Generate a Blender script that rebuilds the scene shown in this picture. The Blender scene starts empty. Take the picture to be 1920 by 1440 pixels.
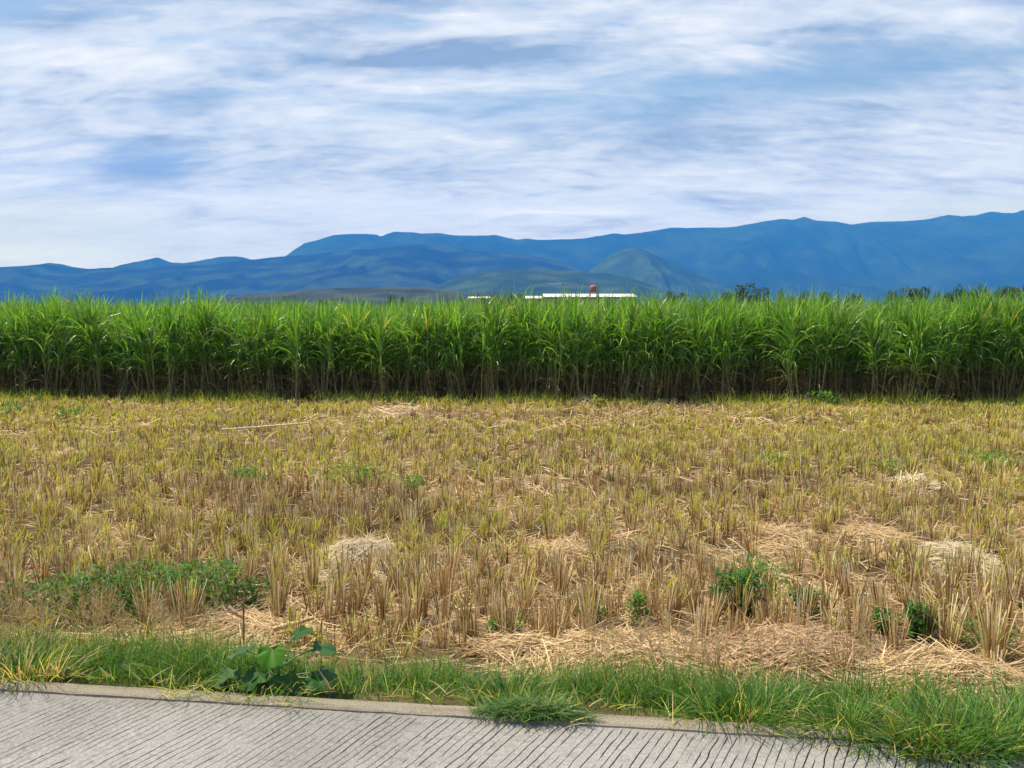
import bpy, math
import numpy as np
from mathutils import Vector

R = np.random.default_rng(7)
rad = math.radians
sc = bpy.context.scene
COL = sc.collection

# ------------------------------------------------------------------ camera
HC = 1.95                       # eye above the field
PITCH = math.atan(120 / 1440)
FP = 1440.0
cd = bpy.data.cameras.new('camera')
cam = bpy.data.objects.new('camera', cd)
COL.objects.link(cam)
cam.location = (0, 0, HC)
cam.rotation_euler = (rad(90) - PITCH, 0, 0)
cd.sensor_width = 36
cd.lens = 27
cd.clip_start = 0.05
cd.clip_end = 60000
sc.camera = cam


def ray(px, py):
    cx, cy = (px - 960) / FP, (720 - py) / FP
    return np.array([cx, math.cos(PITCH) + cy * math.sin(PITCH), -math.sin(PITCH) + cy * math.cos(PITCH)])


def pt(px, py, z=0.0):
    d = ray(px, py)
    return np.array([0, 0, HC]) + d * ((z - HC) / d[2])


def pY(px, py, Y):
    d = ray(px, py)
    return np.array([0, 0, HC]) + d * (Y / d[1])


def proj(x, y, z):
    yy, zz = y, z - HC
    f = yy * math.cos(PITCH) - zz * math.sin(PITCH)
    u = yy * math.sin(PITCH) + zz * math.cos(PITCH)
    return 960 + FP * x / f, 720 - FP * u / f


# ------------------------------------------------------------------ noise
def _hash(ix, iy, seed):
    h = (ix.astype(np.int64) * 374761393 + iy.astype(np.int64) * 668265263 + seed * 974634777) & 0xffffffff
    h = ((h ^ (h >> 13)) * 1274126177) & 0xffffffff
    return ((h ^ (h >> 16)) & 0xffff) / 65535.0


def vnoise(x, y, seed=0):
    x, y = np.broadcast_arrays(np.asarray(x, float), np.asarray(y, float))
    ix, iy = np.floor(x).astype(np.int64), np.floor(y).astype(np.int64)
    fx, fy = x - ix, y - iy
    fx, fy = fx * fx * (3 - 2 * fx), fy * fy * (3 - 2 * fy)
    a, b = _hash(ix, iy, seed), _hash(ix + 1, iy, seed)
    c, d = _hash(ix, iy + 1, seed), _hash(ix + 1, iy + 1, seed)
    return (a * (1 - fx) + b * fx) * (1 - fy) + (c * (1 - fx) + d * fx) * fy


def fbm(x, y, seed=0, oct=4):
    s, a, t = 0.0, 0.5, 0.0
    for i in range(oct):
        s = s + a * vnoise(x * 2 ** i + 17.3 * i, y * 2 ** i - 9.1 * i, seed + i)
        t += a
        a *= 0.5
    return s / t


def U(a, b, n=None):
    return R.uniform(a, b, n)


# ------------------------------------------------------------------ mesh building
class MB:
    def __init__(self):
        self.V, self.C, self.F, self.n = [], [], [], 0

    def add(self, V, C, F):
        """F: int array (m, k) all faces with k corners"""
        V = np.asarray(V, float).reshape(-1, 3)
        C = np.asarray(C, float)
        if C.ndim == 1:
            C = np.tile(C, (len(V), 1))
        self.V.append(V)
        self.C.append(C.reshape(-1, 3))
        self.F.append(np.asarray(F, np.int64) + self.n)
        self.n += len(V)

    def mesh(self, name, mat, smooth=False):
        me = bpy.data.meshes.new(name)
        V, C = np.concatenate(self.V), np.concatenate(self.C)
        me.vertices.add(len(V))
        me.vertices.foreach_set('co', V.astype(np.float32).ravel())
        loops = np.concatenate([f.ravel() for f in self.F])
        lens = np.concatenate([np.full(len(f), f.shape[1]) for f in self.F])
        me.loops.add(len(loops))
        me.loops.foreach_set('vertex_index', loops.astype(np.int32))
        me.polygons.add(len(lens))
        st = np.concatenate([[0], np.cumsum(lens)[:-1]])
        me.polygons.foreach_set('loop_start', st.astype(np.int32))
        me.polygons.foreach_set('use_smooth', np.full(len(lens), smooth, bool))
        at = me.attributes.new('Col', 'FLOAT_COLOR', 'POINT')
        at.data.foreach_set('color', np.concatenate([C, np.ones((len(C), 1))], 1).astype(np.float32).ravel())
        me.update(calc_edges=True)
        me.materials.append(mat)
        return me

    def build(self, name, mat, parent=None, smooth=False):
        return link(name, self.mesh(name, mat, smooth), parent)


def link(name, me, parent=None, loc=None):
    o = bpy.data.objects.new(name, me)
    COL.objects.link(o)
    if parent is not None:
        o.parent = parent
    if loc is not None:
        o.location = loc
    return o


def tag(o, label=None, cat=None, group=None, kind=None):
    for k, v in (('label', label), ('category', cat), ('group', group), ('kind', kind)):
        if v:
            o[k] = v
    return o


def empty(name, loc=(0, 0, 0), rz=0, s=1):
    o = bpy.data.objects.new(name, None)
    COL.objects.link(o)
    o.location = loc
    o.rotation_euler = (0, 0, rz)
    o.scale = (s, s, s)
    return o


KIDS = {}


def copy_tree(o, parent=None):
    c = o.copy()
    COL.objects.link(c)
    if parent is not None:
        c.parent = parent
    for ch in KIDS.get(o.name, ()):
        copy_tree(ch, c)
    return c


def child(o, parent):
    KIDS.setdefault(parent.name, []).append(o)
    return o


def grid_faces(nu, nv):
    i = np.arange(nu - 1)[:, None] * nv + np.arange(nv - 1)[None, :]
    i = i.ravel()
    return np.stack([i, i + nv, i + nv + 1, i + 1], 1)


def ribbons(mb, P, az, th0, bend, L, W, prof, c0, c1, twist=None, power=1.0, flat_from=None):
    """N ribbons: start P, heading az, lean th0 from the vertical, extra lean bend reached at the tip"""
    P = np.asarray(P, float)
    N = len(P)
    S = len(prof) - 1
    b = lambda v: np.broadcast_to(np.asarray(v, float), (N,))
    az, th0, bend, L, W = b(az), b(th0), b(bend), b(L), b(W)
    twist = b(0.0 if twist is None else twist)
    tm = (np.arange(S) + 0.5) / S
    th = th0[:, None] + bend[:, None] * tm[None] ** power
    d = np.stack([np.sin(th) * np.cos(az)[:, None], np.sin(th) * np.sin(az)[:, None], np.cos(th)], -1)
    step = d * (L / S)[:, None, None]
    pos = np.concatenate([P[:, None], P[:, None] + np.cumsum(step, 1)], 1)
    dd = np.concatenate([d, d[:, -1:]], 1)
    side = np.stack([-np.sin(az), np.cos(az), np.zeros(N)], -1)[:, None]
    nor = np.cross(dd, np.broadcast_to(side, dd.shape))
    ct, stw = np.cos(twist)[:, None, None], np.sin(twist)[:, None, None]
    sv = side * ct + nor * stw
    w = (W[:, None] * np.asarray(prof)[None] / 2)[..., None]
    V = np.stack([pos - sv * w, pos + sv * w], 2).reshape(N, -1, 3)
    t = np.repeat(np.linspace(0, 1, S + 1), 2)[None, :, None]
    c0 = np.broadcast_to(np.asarray(c0, float), (N, 3))[:, None]
    c1 = np.broadcast_to(np.asarray(c1, float), (N, 3))[:, None]
    C = c0 * (1 - t) + c1 * t
    k = np.arange(S) * 2
    f = np.stack([k, k + 1, k + 3, k + 2], 1)
    F = (np.arange(N) * (2 * (S + 1)))[:, None, None] + f[None]
    mb.add(V.reshape(-1, 3), C.reshape(-1, 3), F.reshape(-1, 4))


def tube(mb, pts, rads, col, n=6, col2=None):
    pts = np.asarray(pts, float)
    rads = np.broadcast_to(np.asarray(rads, float), (len(pts),))
    tan = np.gradient(pts, axis=0)
    tan /= np.linalg.norm(tan, axis=1)[:, None] + 1e-9
    ref = np.array([0.31, 0.95, 0.02])
    if abs(np.dot(tan.mean(0), ref)) > 0.9:
        ref = np.array([1, 0, 0])
    a = np.cross(tan, ref)
    a /= np.linalg.norm(a, axis=1)[:, None]
    b = np.cross(tan, a)
    ang = np.arange(n) / n * 2 * math.pi
    V = pts[:, None] + rads[:, None, None] * (a[:, None] * np.cos(ang)[None, :, None] + b[:, None] * np.sin(ang)[None, :, None])
    m = len(pts)
    F = []
    for i in range(m - 1):
        for j in range(n):
            k = (j + 1) % n
            F.append((i * n + j, i * n + k, (i + 1) * n + k, (i + 1) * n + j))
    c = np.asarray(col, float)
    C = np.tile(c, (m * n, 1)) if col2 is None else np.repeat(np.linspace(0, 1, m)[:, None] * (np.asarray(col2) - c) + c, n, 0)
    mb.add(V.reshape(-1, 3), C, np.array(F))
    mb.add(V[[0, -1]].reshape(-1, 3), np.tile(C[-1], (2 * n, 1)), np.array([list(range(n))[::-1], list(range(n, 2 * n))]))


def box(mb, lo, hi, col):
    x0, y0, z0 = lo
    x1, y1, z1 = hi
    V = [(x0, y0, z0), (x1, y0, z0), (x1, y1, z0), (x0, y1, z0), (x0, y0, z1), (x1, y0, z1), (x1, y1, z1), (x0, y1, z1)]
    F = [(3, 2, 1, 0), (4, 5, 6, 7), (0, 1, 5, 4), (1, 2, 6, 5), (2, 3, 7, 6), (3, 0, 4, 7)]
    mb.add(V, col, F)


def pick(pal, n, jit=0.18):
    pal = np.asarray(pal, float)
    c = pal[R.integers(0, len(pal), n)]
    return np.clip(c * U(1 - jit, 1 + jit, (n, 1)) * U(0.95, 1.05, (n, 3)), 0, 1)


# ------------------------------------------------------------------ materials
def new_mat(name):
    m = bpy.data.materials.new(name)
    m.use_nodes = True
    nt = m.node_tree
    nt.nodes.clear()
    out = nt.nodes.new('ShaderNodeOutputMaterial')
    return m, nt, out


def blade_mat(name, transl, rough, spec, tint=(1.25, 1.2, 0.55), var=0.0):
    m, nt, out = new_mat(name)
    at = nt.nodes.new('ShaderNodeAttribute')
    at.attribute_name = 'Col'
    col = at.outputs['Color']
    if var:
        oi = nt.nodes.new('ShaderNodeObjectInfo')
        hs = nt.nodes.new('ShaderNodeHueSaturation')
        mr = nt.nodes.new('ShaderNodeMapRange')
        mr.inputs['To Min'].default_value = 1 - var
        mr.inputs['To Max'].default_value = 1 + var
        nt.links.new(oi.outputs['Random'], mr.inputs['Value'])
        nt.links.new(mr.outputs[0], hs.inputs['Value'])
        nt.links.new(col, hs.inputs['Color'])
        col = hs.outputs[0]
    pb = nt.nodes.new('ShaderNodeBsdfPrincipled')
    pb.inputs['Roughness'].default_value = rough
    pb.inputs['Specular IOR Level'].default_value = spec
    nt.links.new(col, pb.inputs['Base Color'])
    tr = nt.nodes.new('ShaderNodeBsdfTranslucent')
    mx = nt.nodes.new('ShaderNodeMix')
    mx.data_type = 'RGBA'
    mx.blend_type = 'MULTIPLY'
    mx.inputs['Factor'].default_value = 1
    nt.links.new(col, mx.inputs['A'])
    mx.inputs['B'].default_value = (*tint, 1)
    nt.links.new(mx.outputs['Result'], tr.inputs['Color'])
    ms = nt.nodes.new('ShaderNodeMixShader')
    ms.inputs[0].default_value = transl
    nt.links.new(pb.outputs[0], ms.inputs[1])
    nt.links.new(tr.outputs[0], ms.inputs[2])
    nt.links.new(ms.outputs[0], out.inputs['Surface'])
    return m


def plain_mat(name, rough=0.8, spec=0.3, noise=None, bump=0.0, bscale=40):
    """vertex colour x fine noise"""
    m, nt, out = new_mat(name)
    at = nt.nodes.new('ShaderNodeAttribute')
    at.attribute_name = 'Col'
    pb = nt.nodes.new('ShaderNodeBsdfPrincipled')
    pb.inputs['Roughness'].default_value = rough
    pb.inputs['Specular IOR Level'].default_value = spec
    col = at.outputs['Color']
    geo = nt.nodes.new('ShaderNodeNewGeometry')
    if noise:
        nz = nt.nodes.new('ShaderNodeTexNoise')
        nz.inputs['Scale'].default_value = noise[0]
        nz.inputs['Detail'].default_value = 6
        nt.links.new(geo.outputs['Position'], nz.inputs['Vector'])
        mr = nt.nodes.new('ShaderNodeMapRange')
        mr.inputs['From Min'].default_value = 0.3
        mr.inputs['From Max'].default_value = 0.7
        mr.inputs['To Min'].default_value = noise[1]
        mr.inputs['To Max'].default_value = noise[2]
        nt.links.new(nz.outputs[0], mr.inputs['Value'])
        mx = nt.nodes.new('ShaderNodeMix')
        mx.data_type = 'RGBA'
        mx.blend_type = 'MULTIPLY'
        mx.inputs['Factor'].default_value = 1
        nt.links.new(col, mx.inputs['A'])
        nt.links.new(mr.outputs[0], mx.inputs['B'])
        col = mx.outputs['Result']
    if bump:
        nz = nt.nodes.new('ShaderNodeTexNoise')
        nz.inputs['Scale'].default_value = bscale
        nz.inputs['Detail'].default_value = 8
        nt.links.new(geo.outputs['Position'], nz.inputs['Vector'])
        bp = nt.nodes.new('ShaderNodeBump')
        bp.inputs['Strength'].default_value = 1
        bp.inputs['Distance'].default_value = bump
        nt.links.new(nz.outputs[0], bp.inputs['Height'])
        nt.links.new(bp.outputs[0], pb.inputs['Normal'])
    nt.links.new(col, pb.inputs['Base Color'])
    nt.links.new(pb.outputs[0], out.inputs['Surface'])
    return m


M_straw = blade_mat('dry_straw', 0.18, 0.6, 0.3, (1.1, 1.0, 0.8))
M_strawi = blade_mat('dry_straw_clump', 0.18, 0.6, 0.3, (1.1, 1.0, 0.8), 0.12)
M_grass = blade_mat('grass_blade', 0.42, 0.5, 0.35, (1.3, 1.25, 0.5))
M_cane = blade_mat('cane_leaf', 0.5, 0.36, 0.45, (1.35, 1.6, 0.6))
M_canei = blade_mat('cane_leaf_front', 0.48, 0.38, 0.55, (1.35, 1.6, 0.6), 0.15)
M_weed = blade_mat('weed_leaf', 0.35, 0.55, 0.2, (1.3, 1.3, 0.4))
M_stalk = plain_mat('cane_stalk', 0.55, 0.4, (9, 0.75, 1.2))
M_wood = plain_mat('bark', 0.85, 0.2, (30, 0.6, 1.3), 0.004)
M_treeleaf = blade_mat('tree_leaf', 0.25, 0.55, 0.25, (1.2, 1.2, 0.5))
M_mount = plain_mat('forest_slope', 1.0, 0.0, (0.012, 0.75, 1.3))
M_paint = plain_mat('painted_sheet', 0.5, 0.4, (1.5, 0.88, 1.05))
M_conc = plain_mat('concrete', 0.9, 0.2, (110, 0.74, 1.22), 0.005, 130)
M_ground = plain_mat('earth', 0.95, 0.15, (5, 0.6, 1.35), 0.02, 14)

# ------------------------------------------------------------------ road geometry frame
RZ = 0.25
E1, E2 = pt(70, 1281, RZ), pt(1490, 1363, RZ)
UD = (E2 - E1) / np.linalg.norm(E2 - E1)         # along the kerb, to the right
ND = np.array([-UD[1], UD[0], 0])                # towards the field
if ND[1] < 0:
    ND = -ND
E0 = E1.copy()


def sdist(x, y):
    return (x - E0[0]) * ND[0] + (y - E0[1]) * ND[1]


def gz(x, y):
    """ground height"""
    s = sdist(x, y)
    t = np.clip(s / 1.1, 0, 1)
    t = t * t * (3 - 2 * t)
    z = (RZ - 0.045) * (1 - t)
    n = (fbm(x * 1.1, y * 1.1, 3) - 0.5) * 0.10 + (fbm(x * 0.23, y * 0.23, 5, 2) - 0.5) * 0.10
    return z + n * np.clip((s - 0.15) / 0.6, 0, 1) * np.clip((300 - np.abs(y)) / 200, 0, 1)


# cane front line
CA, CB = pt(0, 750, 0), pt(1920, 763, 0)


def cane_front(x):
    return CA[1] + (x - CA[0]) * (CB[1] - CA[1]) / (CB[0] - CA[0])


# ------------------------------------------------------------------ ground sheet
def axis(lo_f, hi_f, step, far):
    f = np.arange(lo_f, hi_f, step)
    up = hi_f + np.cumsum(step * 1.22 ** np.arange(1, 200))
    dn = lo_f - np.cumsum(step * 1.22 ** np.arange(1, 200))
    a = np.concatenate([dn[dn > -far][::-1], f, up[up < far]])
    return np.concatenate([[-far], a, [far]])


gx, gy = axis(-16, 16, 0.14, 9000), axis(1.5, 23, 0.11, 6800)
gy = gy[(gy > -450)]
gy = np.concatenate([[-450], gy])
X, Y = np.meshgrid(gx, gy, indexing='ij')
Z = gz(X, Y)
Z = np.where(sdist(X, Y) < -0.05, np.where(sdist(X, Y) > -7.4, RZ - 0.16, 0.0), Z)
straw_n = fbm(X * 0.9, Y * 1.3, 11)
c_soil = np.array([0.07, 0.047, 0.028])
c_straw = np.array([0.22, 0.15, 0.085])
k = np.clip((straw_n - 0.35) * 3.5, 0, 1)[..., None]
C = c_soil * (1 - k) + c_straw * k
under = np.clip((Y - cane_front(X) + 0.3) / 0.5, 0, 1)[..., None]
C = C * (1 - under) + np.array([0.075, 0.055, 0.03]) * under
far = np.clip((Y - 60) / 30, 0, 1)[..., None]
C = C * (1 - far) + np.array([0.10, 0.13, 0.045]) * far
vg = np.clip(1 - (sdist(X, Y) - 0.5) / 0.5, 0, 1)[..., None]
C = C * (1 - vg) + np.array([0.10, 0.085, 0.04]) * vg
mb = MB()
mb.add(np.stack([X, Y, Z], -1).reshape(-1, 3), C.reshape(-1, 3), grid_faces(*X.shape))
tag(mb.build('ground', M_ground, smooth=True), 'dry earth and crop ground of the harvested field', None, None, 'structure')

# ------------------------------------------------------------------ road: grooved concrete slab
KW = 0.085                                         # kerb width
EI = E0 - ND * KW
GD = np.array([-0.6, -1.0, 0])
GD /= np.linalg.norm(GD)
ps = []
p = -4.6
gc = []
while p < 9.2:
    sp = 0.0365 * U(0.90, 1.10)
    w = U(0.0038, 0.0064)
    gc.append(len(ps))
    ps += [(p, 0), (p + sp - w * 1.7, 0), (p + sp - w * 1.25, 0), (p + sp - w * 0.8, 1), (p + sp - w * 0.35, 1), (p + sp - 0.001, 0)]
    p += sp
ps = [(-40, 0), (-4.7, 0)] + ps + [(9.4, 0), (45, 0)]
pv, gm = np.array([a for a, _ in ps]), np.array([g for _, g in ps], float)
gid = np.concatenate([[0, 0], np.repeat(np.arange(len(gc)), 6), [0, 0]])
q = np.concatenate([[0, 0.02], np.arange(0.05, 3.3, 0.014), np.arange(3.4, 8.2, 0.8)])
PP, QQ = np.meshgrid(pv, q, indexing='ij')
GM = np.broadcast_to(gm[:, None], PP.shape)
GID = np.broadcast_to(gid[:, None], PP.shape).astype(float)
wig = (fbm(QQ * 2.2, GID * 0.35, 21) - 0.5) * 0.024 + (vnoise(QQ * 14, GID * 1.7, 25) - 0.5) * 0.010
wig = wig * ((PP > -4.65) & (PP < 9.3))
bx = EI[0] + UD[0] * (PP + wig) + GD[0] * QQ
by = EI[1] + UD[1] * (PP + wig) + GD[1] * QQ
worn = fbm(bx * 0.8 + 4, by * 1.1, 31, 3)
presence = np.clip((vnoise(QQ * 6.0, GID * 3.1, 41) - 0.12) * 5, 0.1, 1) * np.clip((worn - 0.27) * 6, 0.12, 1)
left_worn = np.clip((bx + 2.0) / 0.5 + (by - 3.42) * 3.0, 0.45, 1)
presence = presence * left_worn * np.clip((QQ - 0.015) / 0.03, 0, 1) * (QQ < 3.25)
dep = GM * presence
grain = (vnoise(bx * 90, by * 90, 51) - 0.5) * 0.0022 + (fbm(bx * 7, by * 7, 52) - 0.5) * 0.006
bz = RZ - 0.002 - dep * 0.011 + grain * (QQ < 3.3)
tone = 0.72 + 0.56 * fbm(bx * 1.4, by * 2.2, 61, 5)
spots = (vnoise(bx * 60, by * 60, 62) > 0.8) * 0.22 - (vnoise(bx * 75, by * 75, 63) > 0.85) * 0.2
cc = np.array([0.226, 0.220, 0.228])[None, None] * (1.18 * tone - spots)[..., None]
edge_dirt = np.exp(-QQ / 0.09) * np.clip(fbm(bx * 3, by * 3, 66) * 2 - 0.6, 0, 1) * 0.55
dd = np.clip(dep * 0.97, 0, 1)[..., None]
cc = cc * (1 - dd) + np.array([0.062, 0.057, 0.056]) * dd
cc = cc * (1 - edge_dirt[..., None]) + np.array([0.16, 0.14, 0.12]) * edge_dirt[..., None]
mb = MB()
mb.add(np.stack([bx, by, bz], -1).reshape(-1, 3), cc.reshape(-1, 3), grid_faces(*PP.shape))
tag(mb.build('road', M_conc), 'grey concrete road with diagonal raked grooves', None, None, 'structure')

# kerb: a low raised lip on the slab's edge
us = np.concatenate([[-40], np.arange(-4, 9, 0.03), [45]])
prof = [(-KW - 0.004, -0.03), (-KW, 0.006), (-KW + 0.012, 0.010), (-KW * 0.5, 0.013), (-0.014, 0.011), (0, 0.008), (0.006, -0.20)]
V = []
for u in us:
    chip = 0.012 * (vnoise(u * 3.3, 0.5, 71) - 0.5) + 0.008 * (vnoise(u * 17, 0.5, 72) - 0.5)
    for i, (s, z) in enumerate(prof):
        ss = s + chip * (1 if i < 3 else 0.6) - 0.02 * (i >= 4) * max(0, vnoise(u * 5, 3.5, 73) - 0.72) * 3
        b = E0 + UD * u + ND * ss
        V.append((b[0], b[1], RZ + z + 0.004 * (vnoise(u * 9, i * 0.9, 74) - 0.5)))
n_u, n_p = len(us), len(prof)
t = fbm(np.repeat(us, n_p) * 2.5, np.tile(np.arange(n_p), n_u) * 0.7, 75)
cc = np.array([0.225, 0.20, 0.165]) * (0.65 + 0.7 * t)[:, None]
mb = MB()
mb.add(V, cc, grid_faces(n_u, n_p))
tag(mb.build('kerb', M_conc), 'low pale concrete lip along the edge of the road', None, None, 'structure')

# ------------------------------------------------------------------ palettes
STRAW = [(0.57, 0.405, 0.19), (0.70, 0.54, 0.28), (0.40, 0.255, 0.11), (0.83, 0.70, 0.43), (0.20, 0.118, 0.05), (0.32, 0.195, 0.085)]
PALE = [(0.63, 0.48, 0.29), (0.56, 0.40, 0.23), (0.77, 0.63, 0.41), (0.42, 0.28, 0.15), (0.27, 0.17, 0.09)]
YELL = [(0.52, 0.51, 0.07), (0.40, 0.46, 0.06), (0.60, 0.54, 0.10), (0.27, 0.37, 0.05)]
GREEN = [(0.085, 0.215, 0.035), (0.06, 0.165, 0.032), (0.12, 0.26, 0.05), (0.045, 0.12, 0.026), (0.17, 0.28, 0.065)]
CANE = [(0.142, 0.272, 0.046), (0.112, 0.228, 0.040), (0.19, 0.315, 0.062), (0.072, 0.165, 0.032)]
DRY = [(0.26, 0.18, 0.09), (0.18, 0.12, 0.06), (0.36, 0.27, 0.15), (0.14, 0.09, 0.05)]
BL = [1, 0.95, 0.75, 0.45, 0.08]


# ------------------------------------------------------------------ rice stubble
def clump_stalks(mb, P, h, rad_, n, w):
    """one clump's straw at each row of P (K,3)"""
    K = len(P)
    a = U(0, 2 * math.pi, (K, n))
    r = rad_ * np.sqrt(U(0, 1, (K, n)))
    base = np.stack([P[:, None, 0] + r * np.cos(a), P[:, None, 1] + r * np.sin(a), np.broadcast_to(P[:, None, 2] - 0.02, (K, n))], -1)
    hh = (h[:, None] * U(0.74, 1.05, (K, n))).ravel()
    lean = (r / rad_ * 0.07 + U(-0.04, 0.09, (K, n))).ravel()
    stray = R.random(K * n) < 0.07
    lean = np.where(stray, U(0.3, 1.1, K * n), lean)
    az = np.where(stray, U(0, 6.28, K * n), (a + U(-0.5, 0.5, (K, n))).ravel())
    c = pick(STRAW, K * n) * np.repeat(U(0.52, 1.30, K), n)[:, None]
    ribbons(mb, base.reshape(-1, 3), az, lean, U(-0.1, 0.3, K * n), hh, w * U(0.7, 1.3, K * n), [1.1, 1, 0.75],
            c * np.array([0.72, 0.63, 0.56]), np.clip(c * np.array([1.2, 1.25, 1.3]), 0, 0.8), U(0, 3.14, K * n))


def clump_shoots(mb, P, h, rad_, n, w, pal=YELL):
    K = len(P)
    a = U(0, 2 * math.pi, (K, n))
    r = rad_ * U(0.1, 1, (K, n))
    z0 = P[:, None, 2] + h[:, None] * U(0.2, 0.7, (K, n))
    base = np.stack([P[:, None, 0] + r * np.cos(a), P[:, None, 1] + r * np.sin(a), z0], -1).reshape(-1, 3)
    L = (h[:, None] * U(0.3, 0.68, (K, n))).ravel()
    ribbons(mb, base, (a + U(-0.8, 0.8, (K, n))).ravel(), U(0.0, 0.35, K * n), U(0.1, 1.1, K * n), L, w * U(0.7, 1.3, K * n),
            [0.8, 1, 0.8, 0.1], pick(pal, K * n), pick(pal, K * n) * np.array([1.1, 1.0, 0.9]), U(-0.8, 0.8, K * n))


def regrow(x, y):
    """share of yellow-green regrowth over the field"""
    d = y
    g = 0.53 + 3.0 * (fbm(x * 0.5, y * 0.8, 101, 3) - 0.5) + 0.9 * (fbm(x * 1.7, y * 2.0, 105, 2) - 0.5)
    g = g + 0.6 * np.exp(-((d - 9.7) / 0.9) ** 2) + 0.35 * np.exp(-((d - 13.0) / 2.5) ** 2) + 0.38 * np.clip((d - 15.5) / 2, 0, 1)
    g = g + 0.4 * np.clip((x - 4) / 3, 0, 1) * np.clip((d - 15) / 1.5, 0, 1)
    g = g - 0.55 * np.exp(-((d - 7.7) / 0.9) ** 2) * np.clip(0.6 - x * 0.12, 0, 1)
    return np.clip(g, 0, 1)


HEAPS = [   # px, py of the middle of the footprint, half width px, depth m, height m, label
    (1165, 1224, 190, 0.36, 0.17, 'long tousled straw heap in the middle of the near field'),
    (1470, 1230, 205, 0.34, 0.18, 'pinkish brown straw heap with a ridge, right of the long tousled one'),
    (1770, 1268, 175, 0.30, 0.18, 'pale straw heap behind the thick grass tuft at lower right'),
    (960, 1208, 95, 0.20, 0.09, 'flat combed straw layer beside a tall stubble clump'),
    (672, 1050, 78, 0.50, 0.20, 'grey tan mounded straw heap with a shaded hollow in mid field'),
    (430, 1185, 150, 0.26, 0.09, 'thin straw heap with broken stalks behind the broad leaved plant'),
    (1098, 758, 34, 1.3, 0.30, 'small peaked straw heap at the foot of the cane'),
    (1510, 754, 24, 1.2, 0.26, 'small rounded straw heap near the cane foot, right of the peaked one'),
    (1585, 770, 40, 1.2, 0.14, 'low pale straw heap in front of a dark gap in the cane'),
    (1055, 1048, 55, 0.40, 0.12, 'loose straw heap lying between brown stubble in mid field'),
    (1650, 1015, 55, 0.45, 0.13, 'loose tan straw heap in the right of the field'),
    (1815, 1060, 60, 0.5, 0.13, 'bleached straw heap at the right side of the field'),
    (1465, 1012, 45, 0.4, 0.11, 'fanned out pale straw heap amid right hand stubble'),
    (740, 772, 70, 1.2, 0.08, 'flat bleached straw heap in the far field before the cane'),
    (125, 860, 35, 0.5, 0.11, 'small pale straw heap at the far left of the field'),
    (1730, 915, 50, 0.6, 0.12, 'whitish straw heap among yellow regrowth on the right'),
]
heap_pts = []
for (px, py, hw, dp, h, lab) in HEAPS:
    c = pt(px, py, 0.02)
    heap_pts.append((c[0], c[1], hw * c[1] / FP, dp, h))


def in_heap(x, y, k=0.8):
    m = np.zeros(np.shape(x), bool)
    for (hx, hy, rx, ry, h) in heap_pts:
        m |= ((x - hx) / rx) ** 2 + ((y - hy) / ry) ** 2 < k
    return m


# candidate clumps on jittered rows
xs, ys = np.meshgrid(np.arange(-19.5, 19.5, 0.185), np.arange(3.6, 21, 0.20), indexing='ij')
xs, ys = xs.ravel(), ys.ravel()
ys = ys + (fbm(xs * 0.3, ys * 0.3, 81, 2) - 0.5) * 0.8
xs = xs + U(-0.075, 0.075, len(xs))
ys = ys + U(-0.08, 0.08, len(ys))
s = sdist(xs, ys)
keep = (s > 0.80 + 0.3 * vnoise(xs * 1.3, 0.3, 83)) & (ys < cane_front(xs) - 0.15) & (np.abs(xs) < ys * 0.75 + 4.5)
keep &= ~in_heap(xs, ys, 0.5)
keep &= R.random(len(xs)) < 0.90 - 0.35 * (fbm(xs * 0.6, ys * 0.6, 85) > 0.6)
# a thinned strip along the near windrow
keep &= ~((s < 1.25) & (R.random(len(xs)) < np.where(xs > -0.3, 0.35, 0.05)))
xs, ys = xs[keep], ys[keep]
hs = U(0.17, 0.29, len(xs)) * (0.85 + 0.3 * fbm(xs * 0.7, ys * 0.7, 87))
dn = np.clip((6.2 - ys) / 1.6, 0, 1)
hs = hs * (1 + 0.25 * dn)
hs = hs * np.where(ys > 11.5, 0.70, 1.0) * np.where((ys > 5.8) & (ys < 11.5), 0.88, 1.0)
hs = np.where(sdist(xs, ys) < 1.25, hs * U(0.5, 0.8, len(xs)), hs)
zs = gz(xs, ys)
gg = regrow(xs, ys)
P = np.stack([xs, ys, zs], 1)
ppx, ppy = proj(xs, ys, zs + hs * 0.7)
infr = (ppx > -10) & (ppx < 1930) & (ppy < 1440)
order = np.argsort(np.where(infr, ys, 1e6))
ind = np.zeros(len(xs), bool)
ind[order[:300]] = True

# individual clumps from prototypes
PROT = []
kinds = [
    ('tall', 38, 0, 'tall brown sheaf-like rice stubble clump, bare of green, in the nearest rows'),
    ('tall', 34, 6, 'tall tan rice stubble clump with a few yellow shoots, in the nearest rows'),
    ('mid', 28, 0, 'knee-low brown rice stubble clump without shoots, in the nearest rows'),
    ('mid', 25, 10, 'rice stubble clump crowned with yellow green regrowth, in the nearest rows'),
    ('mid', 18, 18, 'rice stubble clump nearly hidden by bright yellow regrowth, in the nearest rows'),
]
for (nm, ns, nsh, lab) in kinds:
    for v in range(4):
        m1 = MB()
        P0 = np.zeros((1, 3))
        clump_stalks(m1, P0, np.array([0.30]), 0.042 if nm == 'mid' else 0.036, ns, 0.0058)
        me1 = m1.mesh('stubble_clump', M_strawi)
        me2 = None
        if nsh:
            m2 = MB()
            clump_shoots(m2, P0, np.array([0.30]), 0.05, nsh, 0.005)
            me2 = m2.mesh('regrowth_shoot', M_grass)
        PROT.append((me1, me2, lab))
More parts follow.
